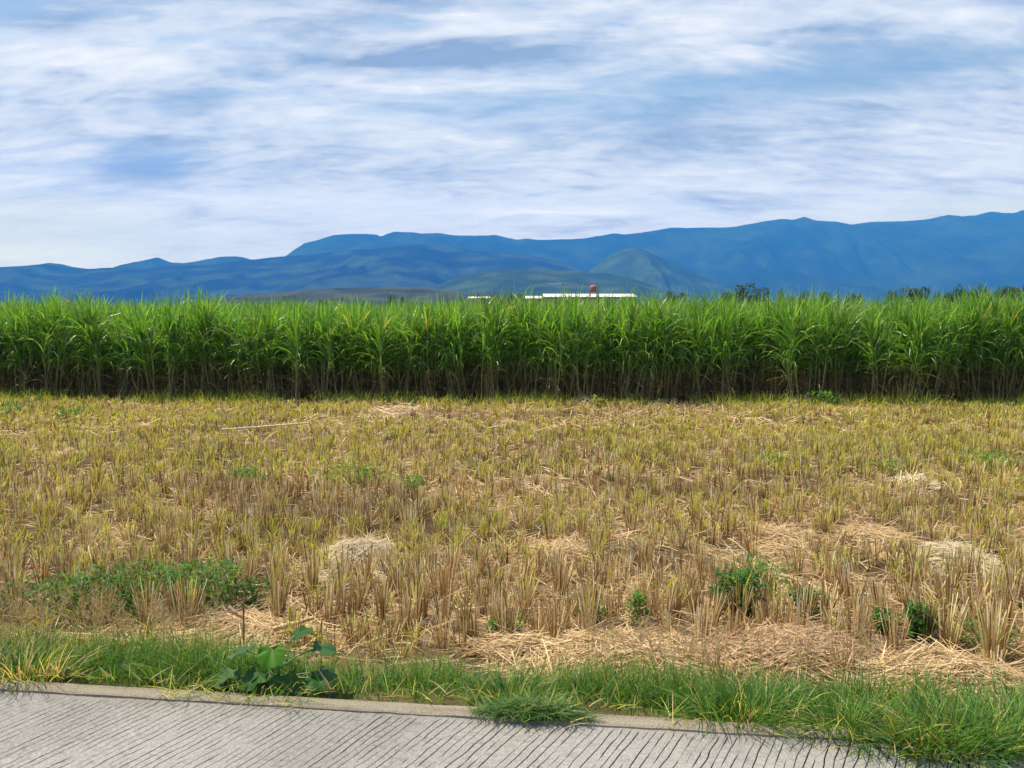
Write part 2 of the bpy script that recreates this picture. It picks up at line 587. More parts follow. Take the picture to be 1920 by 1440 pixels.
for i in np.where(ind)[0]:
    g = gg[i]
    if hs[i] > 0.25:
        kk = 1 if R.random() < 0.25 + 0.5 * g else 0
    else:
        kk = 2 if R.random() > 0.15 + 0.9 * g else (3 if R.random() < 0.6 else 4)
    me1, me2, lab = PROT[kk * 4 + R.integers(0, 4)]
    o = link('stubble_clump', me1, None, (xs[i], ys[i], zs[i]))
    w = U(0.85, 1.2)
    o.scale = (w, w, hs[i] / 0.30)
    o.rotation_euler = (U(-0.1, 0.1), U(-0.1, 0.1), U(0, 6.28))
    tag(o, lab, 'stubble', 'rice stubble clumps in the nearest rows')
    if me2 is not None:
        link('regrowth_tuft', me2, o)

# the rest of the stubble is one mass
mb, mg = MB(), MB()
rest = ~ind
for lo, hi, n, w, nsh, wsh in ((0, 8.5, 26, 0.006, 12, 0.0055), (8.5, 12.5, 15, 0.009, 10, 0.008), (12.5, 40, 10, 0.013, 8, 0.012)):
    m = rest & (ys >= lo) & (ys < hi)
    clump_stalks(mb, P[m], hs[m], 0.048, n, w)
    m2 = m & (R.random(len(xs)) < 0.10 + 1.1 * gg + 0.5 * ((sdist(xs, ys) < 1.4) & (xs < 0)))
    clump_shoots(mg, P[m2], hs[m2] * 1.05, 0.08, nsh, wsh)
    m3 = m & (R.random(len(xs)) < 0.16 * (gg > 0.6) + 0.03 + 0.45 * np.exp(-((ys - 9.6) / 0.8) ** 2) * (fbm(xs * 0.7, ys * 0.3, 131, 2) > 0.45))
    clump_shoots(mg, P[m3] - np.array([0, 0, 0.08]), hs[m3], 0.11, nsh, wsh, GREEN)
tag(mb.build('rice_stubble', M_straw), 'rows of cut brown rice stubble covering the field up to the cane', None, None, 'stuff')
tag(mg.build('rice_regrowth', M_grass), 'yellow green regrowth shooting from the rice stubble', None, None, 'stuff')

# loose straw on the soil
mb = MB()
for lo, hi, dens, w, L in ((3.6, 8, 560, 0.0055, 0.26), (8, 13, 210, 0.010, 0.30), (13, 21, 130, 0.016, 0.36)):
    wd = hi * 0.75 + 4.5
    n = int(dens * 2 * wd * (hi - lo))
    x, y = U(-wd, wd, n), U(lo, hi, n)
    dn_ = fbm(x * 0.9, y * 1.3, 11)
    m = (np.abs(x) < y * 0.75 + 4.0) & (sdist(x, y) > 0.75) & (y < cane_front(x) - 0.1) & (R.random(n) < np.clip((dn_ - 0.25) * 2.4, 0.12, 1) * np.where((sdist(x, y) < 1.35) & (x < -0.2), 0.45, 1.0))
    x, y = x[m], y[m]
    n = len(x)
    B = np.stack([x, y, gz(x, y) + U(0.005, 0.05, n)], 1)
    ribbons(mb, B, U(0, 6.28, n), U(1.15, 1.6, n), U(-0.1, 0.5, n), L * U(0.4, 1.2, n), w * U(0.7, 1.3, n), [1, 1, 0.8, 0.5],
            pick(PALE, n), pick(PALE, n), U(-0.6, 0.6, n))
tag(mb.build('straw_litter', M_straw), 'loose pale straw scattered on the soil between stubble', None, None, 'stuff')

# heaps
for (px, py, hw, dp, h, lab), (hx, hy, rx, ry, _) in zip(HEAPS, heap_pts):
    sd = int(px) % 97
    mb = MB()
    nu, nv = 40, 18
    uu, vv = np.meshgrid(np.linspace(-1, 1, nu), np.linspace(-1, 1, nv), indexing='ij')

    def hz(u, v):
        r2 = u * u + v * v
        base = np.clip(1 - r2, 0, 1) ** 0.7
        return 0.62 * h * base * (0.35 + 1.1 * fbm(u * 2.1 + sd, v * 1.6 - sd, 200 + sd, 3)) + gz(hx + u * rx, hy + v * ry)

    mb.add(np.stack([hx + uu * rx, hy + vv * ry, hz(uu, vv) - 0.015], -1).reshape(-1, 3), np.array([0.27, 0.18, 0.10]), grid_faces(nu, nv))
    near = hy < 8
    n = int(3600 * min(1.0, max(0.35, rx * ry * 6))) if near else 420
    a, r = U(0, 6.28, n), np.sqrt(U(0, 1.0, n))
    r = r * (0.72 + 0.7 * vnoise(a * 1.3, 0.0 * a + sd, 210 + sd))
    u, v = r * np.cos(a), r * np.sin(a)
    flow = (fbm(u * 1.9 + sd, v * 1.9, 300 + sd, 3) - 0.5) * 5 + R.choice([0, math.pi], n) + R.normal(0, 0.5, n)
    SL = U(0.12, 0.32, n) * (1 if near else 1.2)
    # lay every straw along the surface of the heap
    ds = SL * 0.8
    B0 = hz(u, v)
    B1 = hz(u + np.cos(flow) * ds / rx, v + np.sin(flow) * ds / ry)
    tht = math.pi / 2 - np.arctan2(B1 - B0, ds) - np.abs(R.normal(0, 0.10, n))
    B = np.stack([hx + u * rx, hy + v * ry, B0 + U(-0.012, 0.016, n)], 1)
    pal = PALE + [(0.60, 0.44, 0.27)] if 'pinkish' not in lab else [(0.52, 0.36, 0.23), (0.44, 0.29, 0.18), (0.60, 0.45, 0.30)]
    if 'grey' in lab or 'bleach' in lab or 'whit' in lab:
        pal = [(0.62, 0.54, 0.41), (0.55, 0.46, 0.33), (0.70, 0.61, 0.47), (0.45, 0.35, 0.23)]
    ribbons(mb, B, flow, tht, R.normal(0.22, 0.25, n), SL,
            (0.0052 if near else 0.014) * U(0.7, 1.4, n), [1, 1, 0.9, 0.8, 0.5], pick(pal, n), pick(pal, n), U(-0.7, 0.7, n))
    tag(mb.build('straw_heap', M_straw), lab, 'straw heap', 'straw heaps left on the field')

# ------------------------------------------------------------------ verge grass
mb, ms = MB(), MB()
n = 78000
u, s = U(-7.0, 11.0, n), np.abs(R.normal(0, 0.5, n)) + U(0.0, 0.2, n)
x, y = E0[0] + UD[0] * u + ND[0] * s, E0[1] + UD[1] * u + ND[1] * s
thick = fbm(x * 1.6, y * 2.2, 401, 3)
lim = (0.62 + 0.5 * (fbm(x * 0.9, y * 0.9, 404, 2) - 0.4)) * (1 - 0.30 * np.clip(x / 2.2, 0, 1) + 0.22 * np.clip(-x / 2.0, 0, 1))
m = (s < lim + 0.35 * R.random(n)) & (R.random(n) < np.clip((thick - 0.31) * 5, 0.16, 1)) & (np.abs(x) < 7)
x, y, s = x[m], y[m], s[m]
n = len(x)
hh = U(0.045, 0.15, n) * (0.6 + 0.9 * fbm(x * 1.3, y * 1.3, 409)) * np.clip(0.45 + s * 2.2, 0.45, 1.1)
c = pick(GREEN, n, 0.25)
yel = R.random(n) < 0.05 + 0.40 * np.clip((s - 0.45) * 2, 0, 1)
c = np.where(yel[:, None], pick(YELL + PALE, n) * 0.85, c)
ribbons(mb, np.stack([x, y, gz(x, y) - 0.01], 1), U(0, 6.28, n), U(0.0, 0.55, n), U(0.2, 1.7, n), hh * 1.45, U(0.0028, 0.0058, n),
        BL, c * 0.85, c * np.array([1.15, 1.12, 1.0]), U(-0.9, 0.9, n), 1.2)
# creeping grass lying on the kerb
n = 4200
u, s = U(-5, 9, n), U(-0.10, 0.08, n)
x, y = E0[0] + UD[0] * u + ND[0] * s, E0[1] + UD[1] * u + ND[1] * s
m = (fbm(x * 2.0, y * 0.5, 415, 3) > 0.60 - 0.2 * (x > 1.5)) | (s > 0.03)
x, y = x[m], y[m]
n = len(x)
c = pick(GREEN + YELL + PALE[:2], n, 0.25)
ribbons(mb, np.stack([x, y, np.full(n, RZ + 0.015)], 1), U(0, 6.28, n), U(0.5, 1.45, n), U(0.0, 0.7, n), U(0.04, 0.15, n), U(0.0025, 0.005, n),
        BL, c, c, U(-0.8, 0.8, n))
tag(mb.build('verge_grass', M_grass), 'uneven green grass growing along the edge of the road', None, None, 'stuff')
# seed heads
n = 1500
u, s = U(-5, 8, n), U(0.20, 0.9, n)
x, y = E0[0] + UD[0] * u + ND[0] * s, E0[1] + UD[1] * u + ND[1] * s
m = (fbm(x * 0.9, 0.5 + 0 * y, 421, 2) > 0.48)
x, y = x[m], y[m]
n = len(x)
B = np.stack([x, y, gz(x, y)], 1)
L = U(0.26, 0.44, n)
az, th, bd = U(0, 6.28, n), U(0.02, 0.3, n), U(0, 0.3, n)
ribbons(ms, B, az, th, bd, L, 0.0026, [1, 1, 0.8, 0.7], pick(GREEN, n), pick([(0.30, 0.22, 0.12), (0.33, 0.3, 0.15)], n), U(-1, 1, n))
k = 16
tipd = th + bd * 0.8
top = B + np.stack([np.sin(tipd) * np.cos(az), np.sin(tipd) * np.sin(az), np.cos(tipd)], 1) * L[:, None]
fr = U(0.0, 0.3, (n, k, 1))
bb = (top[:, None] * (1 - fr) + B[:, None] * fr).reshape(-1, 3)
ribbons(ms, bb, U(0, 6.28, n * k), U(0.5, 1.3, n * k), U(-0.3, 0.3, n * k), U(0.02, 0.06, n * k), 0.0022, [1, 1, 0.6],
        pick([(0.33, 0.22, 0.15), (0.28, 0.19, 0.14), (0.40, 0.30, 0.18)], n * k), pick([(0.36, 0.26, 0.17), (0.30, 0.2, 0.15)], n * k), U(-1, 1, n * k))
tag(ms.build('grass_seedheads', M_grass), 'fine brown seed heads standing above the verge grass', None, None, 'stuff')

# grass tufts that stand out
TUFTS = [(1690, 1388, 0.18, 420, 0.15, 'low grass tuft between the large dense one and the small sprawling one'),
         (1790, 1402, 0.24, 900, 0.15, 'large dense grass tuft spilling over the road edge at lower right'),
         (1580, 1368, 0.20, 380, 0.12, 'small grass tuft lying over the kerb left of the large dense one'),
         (1905, 1385, 0.26, 520, 0.14, 'grass tuft cut by the right edge of the picture'),
         (960, 1300, 0.14, 380, 0.14, 'rounded grass tuft behind the clipped grass pile'),
         (1400, 1340, 0.22, 420, 0.16, 'tall loose grass tuft beside the kerb, left of the small sprawling one'),
         (40, 1265, 0.21, 480, 0.16, 'grass tuft with pale blades at the lower left corner of the verge')]
for (px, py, h, n, r0, lab) in TUFTS:
    b = pt(px, py, RZ)
    m1 = MB()
    a = U(0, 6.28, n)
    r = r0 * np.sqrt(U(0, 1, n))
    x, y = r * np.cos(a) * 1.4, r * np.sin(a) * 0.7
    c = pick(GREEN if 'pale' not in lab else GREEN + PALE[:2], n, 0.25)
    c = np.where((R.random(n) < 0.12)[:, None], pick(PALE + YELL, n), c)
    lean = np.clip(r / r0 * 0.7 + R.normal(0, 0.2, n), 0, 1.4)
    ribbons(m1, np.stack([x, y, np.zeros(n)], 1), a + R.normal(0, 0.7, n), lean, U(0.2, 1.5, n), h * U(0.6, 1.35, n), U(0.0035, 0.0065, n), BL,
            c * 0.8, c * 1.15, U(-0.8, 0.8, n), 1.2)
    o = m1.build('grass_tuft', M_grass)
    o.location = (b[0], b[1], max(gz(b[0], b[1]), RZ - 0.03) - 0.01)
    tag(o, lab, 'grass tuft', 'grass tufts on the verge')

# clipped grass pile on the kerb
b = pt(1000, 1343, RZ)
mb = MB()
n = 1500
a, r = U(0, 6.28, n), np.sqrt(U(0, 1, n))
r = r * (0.6 + 0.7 * vnoise(a * 1.5, 0 * a, 443))
x, y = r * np.cos(a) * 0.205, r * np.sin(a) * 0.07
z = 0.03 * np.clip(1 - r * r, 0, 1) * (0.5 + fbm(x * 14, y * 14, 444)) + U(0, 0.012, n)
ribbons(mb, np.stack([x, y, z], 1), U(0, 6.28, n), U(1.0, 1.65, n), U(-0.3, 0.5, n), U(0.03, 0.11, n), U(0.003, 0.0055, n), [0.7, 1, 0.7, 0.2],
        pick([(0.11, 0.19, 0.06), (0.15, 0.23, 0.09), (0.08, 0.14, 0.05), (0.20, 0.26, 0.13)], n), pick(GREEN, n), U(-0.7, 0.7, n))
nu, nv = 26, 12
uu, vv = np.meshgrid(np.linspace(-1, 1, nu), np.linspace(-1, 1, nv), indexing='ij')
zz = 0.022 * np.clip(1 - uu ** 2 - vv ** 2, 0, 1) - 0.008
mb.add(np.stack([uu * 0.15, vv * 0.05, zz], -1).reshape(-1, 3), (0.06, 0.09, 0.035), grid_faces(nu, nv))
o = mb.build('grass_pile', M_grass)
o.location = (b[0], b[1], RZ + 0.012)
o.rotation_euler = (0, 0, math.atan2(UD[1], UD[0]))
tag(o, 'small pile of wilted cut grass lying over the kerb onto the road', 'grass pile')


# ------------------------------------------------------------------ weeds
def weed(px, py, hpx, wpx, lab, pal, leaf=0.05, n=420, name='weed_bush', stems=7):
    b = pt(px, py, 0.0)
    h, w = hpx * b[1] / FP, wpx * b[1] / FP / 2
    e = empty(name, (b[0], b[1], gz(b[0], b[1])))
    m1, m2 = MB(), MB()
    for i in range(stems):
        a = U(0, 6.28)
        rr = w * U(0.2, 0.9)
        t = np.linspace(0, 1, 5)[:, None]
        tip = np.array([rr * math.cos(a), rr * 0.7 * math.sin(a), h * U(0.6, 1.0)])
        tube(m1, tip * t + np.array([0, 0, 0.02]) * np.sin(t * 3), np.linspace(0.006, 0.002, 5), (0.14, 0.16, 0.05), 5)
    a = U(0, 6.28, n)
    v = U(0.05, 1, n)
    r = np.sqrt(U(0, 1, n)) * w * (0.55 + 0.6 * np.sin(np.clip(v, 0, 1) * 2.6)) * (0.75 + 0.5 * vnoise(a * 1.5, v * 3, int(px)))
    B = np.stack([r * np.cos(a), r * np.sin(a) * 0.8, v * h * 0.97], 1)
    ribbons(m2, B, U(0, 6.28, n), U(0.5, 1.4, n), U(0.0, 0.8, n), leaf * U(0.6, 1.4, n), leaf * 0.42 * U(0.5, 1.2, n), [0.25, 1, 0.8, 0.1],
            pick(pal, n, 0.3), pick(pal, n, 0.3), U(-0.7, 0.7, n))
    m1.build('stem', M_stalk, e)
    m2.build('foliage', M_weed, e)
    return tag(e, lab, 'weed', 'weeds growing among the stubble')


WG = [(0.035, 0.13, 0.022), (0.05, 0.17, 0.028), (0.025, 0.085, 0.02), (0.075, 0.22, 0.04)]
WL = [(0.085, 0.21, 0.035), (0.12, 0.27, 0.045), (0.06, 0.16, 0.03)]
WY = [(0.28, 0.30, 0.06), (0.34, 0.30, 0.09), (0.18, 0.2, 0.05)]
weed(1385, 1160, 95, 85, 'dense dark green weed bush, tallest among the stubble right of centre', WG, 0.05, 620)
weed(1435, 1130, 95, 110, 'loose pale green weed rising behind the dense dark bush', WL, 0.04, 300)
weed(1660, 1182, 42, 52, 'small round dark weed between two tall stubble clumps on the right', WG, 0.04, 240)
weed(1724, 1190, 62, 50, 'upright dark leafy weed right of the small round one', WG, 0.055, 260)
weed(1515, 1150, 50, 45, 'low green weed tucked behind tan stubble right of the dense bush', WG, 0.04, 200)
weed(1195, 1165, 62, 34, 'narrow green weed beside a stubble clump near the long straw heap', WL, 0.04, 180)
weed(1112, 1165, 44, 40, 'small bright weed at the left end of the long straw heap', WL, 0.04, 180)
weed(945, 1180, 26, 70, 'low spreading green weed by the flat straw layer', WL, 0.035, 220)
weed(240, 1145, 88, 190, 'wide green weed patch on the left, behind the verge', WG + WL + WL, 0.032, 1700)
weed(385, 1142, 92, 150, 'bushy green weed patch left of the straw with broken stalks', WG + WL + WL, 0.032, 1500)
weed(115, 1155, 82, 130, 'dark weed patch near the left edge behind pale grass', WG + WL, 0.032, 1000)
weed(475, 1140, 55, 60, 'small dark weed at the right end of the left hand weed patches', WG, 0.035, 240)
weed(10, 1150, 50, 60, 'weed cut by the left edge of the picture', WG, 0.035, 200)
weed(772, 925, 30, 55, 'bright green weed dot in the middle of the far stubble', WL, 0.06, 160)
weed(660, 915, 46, 130, 'hazy olive green weed patch left of the bright green dot', WY + WL, 0.06, 420)
weed(460, 915, 38, 50, 'dark green weed left of the olive patch', WG + WL, 0.06, 200)
weed(1660, 895, 30, 70, 'green weed patch in the far right stubble', WL + WY, 0.06, 220)
weed(1860, 880, 34, 110, 'wide green weed patch at the right edge of the far stubble', WL, 0.06, 320)
weed(1440, 880, 28, 60, 'olive weed among yellow regrowth right of centre', WY + WL, 0.06, 180)
weed(1840, 1200, 40, 120, 'flat bright green weed carpet behind the pale heap on the right', WL, 0.03, 420)
weed(1120, 768, 22, 24, 'small yellow green weed beside the peaked straw heap', WY, 0.12, 60)
weed(755, 748, 34, 22, 'dry yellowish weed standing against the dark cane foot', WY, 0.14, 70)
weed(1740, 752, 44, 30, 'twiggy olive weed standing against the dark cane on the right', WY + WL, 0.12, 90)
weed(1545, 765, 30, 60, 'green weed mat at the cane foot beside the rounded straw heap', WL, 0.12, 120)
weed(130, 792, 26, 40, 'green weed in the far left stubble near the cane', WL, 0.1, 90)
weed(15, 785, 30, 50, 'dark green weed at the far left edge near the cane', WG + WL, 0.1, 110)


# ------------------------------------------------------------------ broad leaved plant by the kerb
def lobed_leaf(mb, base, az, tilt, size, col, seed):
    """a broad wavy leaf with pointed lobes; base = where the stalk joins"""
    na, nr = 36, 7
    a = np.linspace(-math.pi, math.pi, na, endpoint=False)
    rr = 0.62 + 0.16 * np.cos(a) + 0.17 * np.abs(np.sin(a * 2.5 + 0.1)) ** 0.6 * np.where(np.abs(a) < 2.7, 1, 0.2)
    rr *= np.where(np.abs(a) > 2.75, 0.55, 1) * (1 + 0.06 * np.sin(a * 11 + seed))
    V, C = [], []
    rs = np.linspace(0, 1, nr)
    for r in rs:
        x, y = r * rr * np.cos(a) + 0.28 * r, r * rr * np.sin(a)
        z = -0.32 * (r * rr) ** 2 * (0.4 + 0.6 * np.cos(a)) + 0.16 * np.abs(y) + 0.10 * np.sin(a * 5 + seed) * r ** 2 + 0.05 * np.sin(a * 9 - seed) * r ** 3 + 0.03 * np.sin(x * 16 + seed) * r
        vein = np.abs(np.sin(a * 2.5 + 0.1)) ** 6 * 0.0 + np.abs(np.cos(a * 2.5)) ** 10 * 0.35 * (1 - r * 0.6)
        V.append(np.stack([x, y, z], 1))
        C.append(np.asarray(col)[None] * (0.9 + 0.2 * r) * (1 + vein)[:, None])
    V = np.concatenate(V) * size
    ct, st = math.cos(tilt), math.sin(tilt)
    V = np.stack([V[:, 0] * ct + V[:, 2] * st, V[:, 1], -V[:, 0] * st + V[:, 2] * ct], 1)
    ca, sa = math.cos(az), math.sin(az)
    V = np.stack([V[:, 0] * ca - V[:, 1] * sa, V[:, 0] * sa + V[:, 1] * ca, V[:, 2]], 1) + np.asarray(base)
    F = []
    for i in range(nr - 1):
        for j in range(na):
            kx = (j + 1) % na
            F.append((i * na + j, (i + 1) * na + j, (i + 1) * na + kx, i * na + kx))
    mb.add(V, np.concatenate(C), np.array(F))


b = pt(515, 1302, RZ - 0.03)
pl = empty('broad_leaved_plant', (b[0], b[1] + 0.05, RZ - 0.06))
ms = MB()
tube(ms, [(0, 0, 0), (0.005, 0, 0.12), (-0.005, 0.01, 0.17), (0.005, 0.02, 0.21)], [0.011, 0.009, 0.007, 0.004], (0.07, 0.13, 0.05), 7)
leaves = [  # dx (px), py of the leaf joint, depth offset, heading, tilt, size, tone
    (-5, 1216, -0.03, -1.35, 0.45, 0.086, 2), (38, 1192, 0.02, 0.5, -0.35, 0.075, 0), (75, 1216, 0.02, 0.1, 0.05, 0.085, 1),
    (-50, 1220, 0.0, 2.9, 0.15, 0.085, 1), (-70, 1262, -0.02, 3.3, 0.2, 0.085, 1), (-28, 1262, -0.06, -2.3, 0.5, 0.09, 0),
    (15, 1268, -0.06, -1.0, 0.6, 0.085, 0), (-48, 1286, -0.08, -2.6, 0.45, 0.085, 1), (55, 1270, 0.04, 0.6, 0.3, 0.08, 0),
    (85, 1258, 0.03, -0.1, 0.25, 0.07, 1), (-15, 1288, -0.10, -1.7, 0.55, 0.085, 0), (50, 1290, -0.05, -0.5, 0.5, 0.08, 0),
    (-85, 1290, -0.03, 2.8, 0.4, 0.075, 0), (20, 1240, 0.08, 1.3, 0.3, 0.08, 0), (-30, 1240, 0.09, 2.0, 0.3, 0.085, 0)]
for _ in range(20):
    leaves.append((U(-95, 95), U(1262, 1298), U(-0.10, 0.08), U(-3.1, 3.1), U(0.2, 0.7), U(0.05, 0.08), int(R.integers(0, 2))))
tones = [(0.030, 0.095, 0.022), (0.055, 0.125, 0.045), (0.055, 0.165, 0.014)]
for i, (dx, py, dy, az, ti, sz, tn) in enumerate(leaves):
    q_ = pY(515 + dx, py, b[1] + 0.05 + dy) - np.array(pl.location)
    q_[2] = max(q_[2], 0.05)
    zs_ = min(q_[2] * 0.55, 0.26)
    tube(ms, [(0, 0.005, zs_), tuple(q_ * 0.5 + np.array([0, 0, zs_ * 0.5 + 0.015])), tuple(q_)], [0.005, 0.004, 0.003], (0.10, 0.17, 0.07), 5)
    ml = MB()
    lobed_leaf(ml, q_, az, ti, sz, tones[tn], i * 1.7)
    ml.build('leaf', M_weed, pl, smooth=True)
ms.build('stem', M_stalk, pl)
tag(pl, 'broad leaved green plant with lobed leaves growing at the kerb', 'plant')


# ------------------------------------------------------------------ sticks
def stick(p0, p1, r, col, lab, name='dry_stalk', sag=0.0, grp=None):
    mb = MB()
    p0, p1 = np.asarray(p0), np.asarray(p1)
    t = np.linspace(0, 1, 9)[:, None]
    pts = p0 * (1 - t) + p1 * t
    pts[:, 2] += sag * np.sin(t[:, 0] * math.pi) + U(-0.004, 0.004, 9)
    rr = r * (1 + 0.15 * (np.arange(9) % 3 == 0)) * np.linspace(1.05, 0.8, 9)
    tube(mb, pts, rr, col, 8)
    return tag(mb.build(name, M_wood, smooth=True), lab, 'stick', grp)


z0 = 0.10
a, c = pt(415, 806, 0.16), pt(580, 793, 0.22)
stick(a, c, 0.016, (0.62, 0.52, 0.36), 'long pale stick lying level across the far stubble', 'pale_stick')
a, c = pt(513, 1180, 0.10), pt(588, 1158, 0.16)
stick(a, c, 0.014, (0.52, 0.37, 0.21), 'thick broken cane stalk on the straw heap behind the broad leaved plant', grp='broken stalks on the straw')
a, c = pt(520, 1186, 0.09), pt(575, 1178, 0.12)
stick(a, c, 0.008, (0.50, 0.33, 0.19), 'thin stalk just below the thick broken cane stalk', grp='broken stalks on the straw')
a, c = pt(428, 1140, 0.17), pt(458, 1158, 0.11)
stick(a, c, 0.014, (0.48, 0.32, 0.19), 'short tilted stalk at the left end of the straw with broken stalks', grp='broken stalks on the straw')
a, c = pt(345, 1160, 0.12), pt(425, 1148, 0.14)
stick(a, c, 0.006, (0.42, 0.28, 0.15), 'slim brown stalk running from the weeds to the straw', grp='broken stalks on the straw')
a, c = pt(346, 998, 0.2), pt(367, 1018, 0.12)
stick(a, c, 0.010, (0.60, 0.47, 0.32), 'short pale stick leaning in the left stubble')
a, c = pt(458, 1215, 0.02), pt(456, 1120, 0.0)
b1 = pt(457, 1214, 0.03)
stick(b1, b1 + np.array([0.0, 0.02, 0.30]), 0.006, (0.25, 0.15, 0.08), 'thin upright brown stalk above the broad leaved plant')


# ------------------------------------------------------------------ sugarcane
def cane_leaves(mb, base, hgt, n_leaf, L, W, seg_prof, dry_n, dry=True):
    """base (K,3) of stalks, hgt (K,) height of the growing point"""
    K = len(base)
    n = n_leaf
    f = np.linspace(0, 1, n)[None] + U(-0.04, 0.04, (K, n))      # 0 = lowest green leaf, 1 = the spindle
    z = base[:, None, 2] + hgt[:, None] * (0.44 + 0.56 * np.clip(f, 0, 1) ** 0.75)
    side = (np.arange(n) % 2)[None] * math.pi + U(0, 6.28, (K, 1)) + R.normal(0, 0.9, (K, n))
    B = np.stack([np.broadcast_to(base[:, None, 0], z.shape), np.broadcast_to(base[:, None, 1], z.shape), z], -1).reshape(-1, 3)
    th0 = (0.10 + 0.42 * (1 - f) + R.normal(0, 0.10, (K, n))).ravel()
    bend = (0.40 + 2.1 * np.clip(1 - f, 0, 1) ** 0.95 + R.normal(0, 0.45, (K, n))).ravel()
    bend = np.clip(bend, 0.1, 2.7)
    LL = (L * (0.80 + 0.35 * np.sin(np.clip(f, 0, 1) * 2.6)) * U(0.75, 1.15, (K, n))).ravel()
    c = pick(CANE, K * n, 0.25)
    yl = (R.random(K * n) < 0.018)[:, None]
    c = np.where(yl, pick([(0.36, 0.33, 0.09), (0.40, 0.33, 0.14)], K * n), c)
    ribbons(mb, B, side.ravel(), th0, bend, LL, W * U(0.7, 1.2, K * n), seg_prof, c, c * np.array([1.1, 1.05, 0.9]), R.normal(0, 0.5, K * n), 1.4)
    if dry:
        m = dry_n
        z = base[:, None, 2] + hgt[:, None] * U(0.15, 0.58, (K, m))
        B = np.stack([np.broadcast_to(base[:, None, 0], z.shape), np.broadcast_to(base[:, None, 1], z.shape), z], -1).reshape(-1, 3)
        ribbons(mb, B, U(0, 6.28, K * m), U(0.3, 1.6, K * m), U(0.9, 2.0, K * m), U(0.35, 0.85, K * m), 0.022 * U(0.5, 1.2, K * m), [1, 1, 0.8, 0.5, 0.15],
                pick(DRY, K * m), pick(DRY, K * m), U(-0.8, 0.8, K * m), 0.7)


CPROF = [0.55, 0.95, 1, 0.85, 0.55, 0.06]
# prototypes of whole stools
STOOLS = []
for v in range(8):
    e = empty('sugarcane_stool')
    nst = int(R.integers(4, 7))
    m2 = MB()
    off = R.normal(0, 0.085, (nst, 2))
    hg = U(1.28, 1.66, nst)
    lean = R.normal(0, 0.10, (nst, 2))
    for i in range(nst):
        m1 = MB()
        t = np.linspace(0, 1, 9)
        pts = np.stack([off[i, 0] + lean[i, 0] * t * hg[i] + 0.02 * np.sin(t * 5 + i), off[i, 1] + lean[i, 1] * t * hg[i], t * hg[i]], 1)
        base_c = pick([(0.20, 0.15, 0.075), (0.13, 0.115, 0.05), (0.30, 0.22, 0.13), (0.11, 0.075, 0.045)], 1)[0]
        rr = np.where(np.arange(9) % 2 == 0, 0.014, 0.012) * np.linspace(1.05, 0.7, 9)
        tube(m1, pts, rr, base_c, 6, np.array([0.16, 0.24, 0.06]))
        child(m1.build('stalk', M_stalk, e), e)
    base = np.stack([off[:, 0] + lean[:, 0] * hg * 0.7, off[:, 1] + lean[:, 1] * hg * 0.7, np.zeros(nst)], 1)
    cane_leaves(m2, base, hg, 25, 0.95, 0.028, CPROF, 5)
    child(m2.build('foliage', M_canei, e), e)
    STOOLS.append(e)
used = [False] * 8
nidx = 0
fx = np.arange(CA[0] - 0.5, CB[0] + 0.6, 0.36)
for row, lab in ((0, 'sugarcane stool with arching leaves at the field edge, in the first row'),
                 (1, 'sugarcane stool showing between those of the first row, one row behind')):
    for x in fx:
        if row == 0 and R.random() < 0.10:
            continue
        kx = int(R.integers(0, 8))
        o = STOOLS[kx] if not used[kx] else copy_tree(STOOLS[kx])
        used[kx] = True
        x_ = x + U(-0.12, 0.12)
        y_ = cane_front(x_) + 0.25 + row * 0.75 + R.normal(0, 0.12)
        o.location = (x_, y_, gz(x_, y_) - 0.01)
        o.rotation_euler = (R.normal(0, 0.03), R.normal(0, 0.03), U(0, 6.28))
        hv = 0.90 + 0.2 * fbm(x_ * 0.35, row * 3.0, 501, 2) + 0.035 + 0.030 * np.clip(x_ / 12, -1, 1.3)
        o.scale = (1, 1, hv * U(0.93, 1.07))
        tag(o, lab, 'sugarcane', 'sugarcane stools of the row %s' % ('on the field edge' if row == 0 else 'just behind the field edge'))
# the rest of the field
mb, mk = MB(), MB()
B, Hh = [], []
for r in range(0, 17):
    yo = 0.25 + r * 0.75 if r < 4 else 0.25 + 3 * 0.75 + (r - 3) * 1.1
    wd = (20 + yo) * 0.75 + 8
    for x in np.arange(-wd, wd, 0.36):
        if r < 2 and CA[0] - 0.5 <= x <= CB[0] + 0.6:
            continue
        n_ = int(R.integers(4, 6)) if r < 7 else 3
        for _ in range(n_):
            x_ = x + R.normal(0, 0.12)
            B.append((x_, cane_front(x_) + yo + R.normal(0, 0.14), 0))
            Hh.append(U(1.36, 1.70) * (0.90 + 0.2 * fbm(x_ * 0.35, yo, 501, 2)) * (1.035 + 0.03 * np.clip(x_ / 13, -1, 1.4)))
B, Hh = np.array(B), np.array(Hh)
cane_leaves(mb, B, Hh, 18, 0.98, 0.032, [0.6, 1, 0.95, 0.6, 0.06], 4)
fr = B[:, 1] < cane_front(B[:, 0]) + 6
Bf = B[fr]
n = len(Bf)
a = U(0, 6.28, n)
for k in (0, math.pi / 2):
    ribbons(mk, Bf, a, R.normal(0, 0.05, n), R.normal(0, 0.05, n), Hh[fr], 0.028, [1, 0.95, 0.9, 0.6],
            pick([(0.33, 0.26, 0.13), (0.26, 0.22, 0.10), (0.22, 0.15, 0.09)], n), np.array([0.16, 0.24, 0.06]), k)
tag(mb.build('sugarcane_field', M_cane), 'dense green sugarcane filling the land behind the front rows', None, None, 'stuff')
tag(mk.build('sugarcane_stems', M_stalk), 'crowded brown cane stems in the shade behind the front rows', None, None, 'stuff')

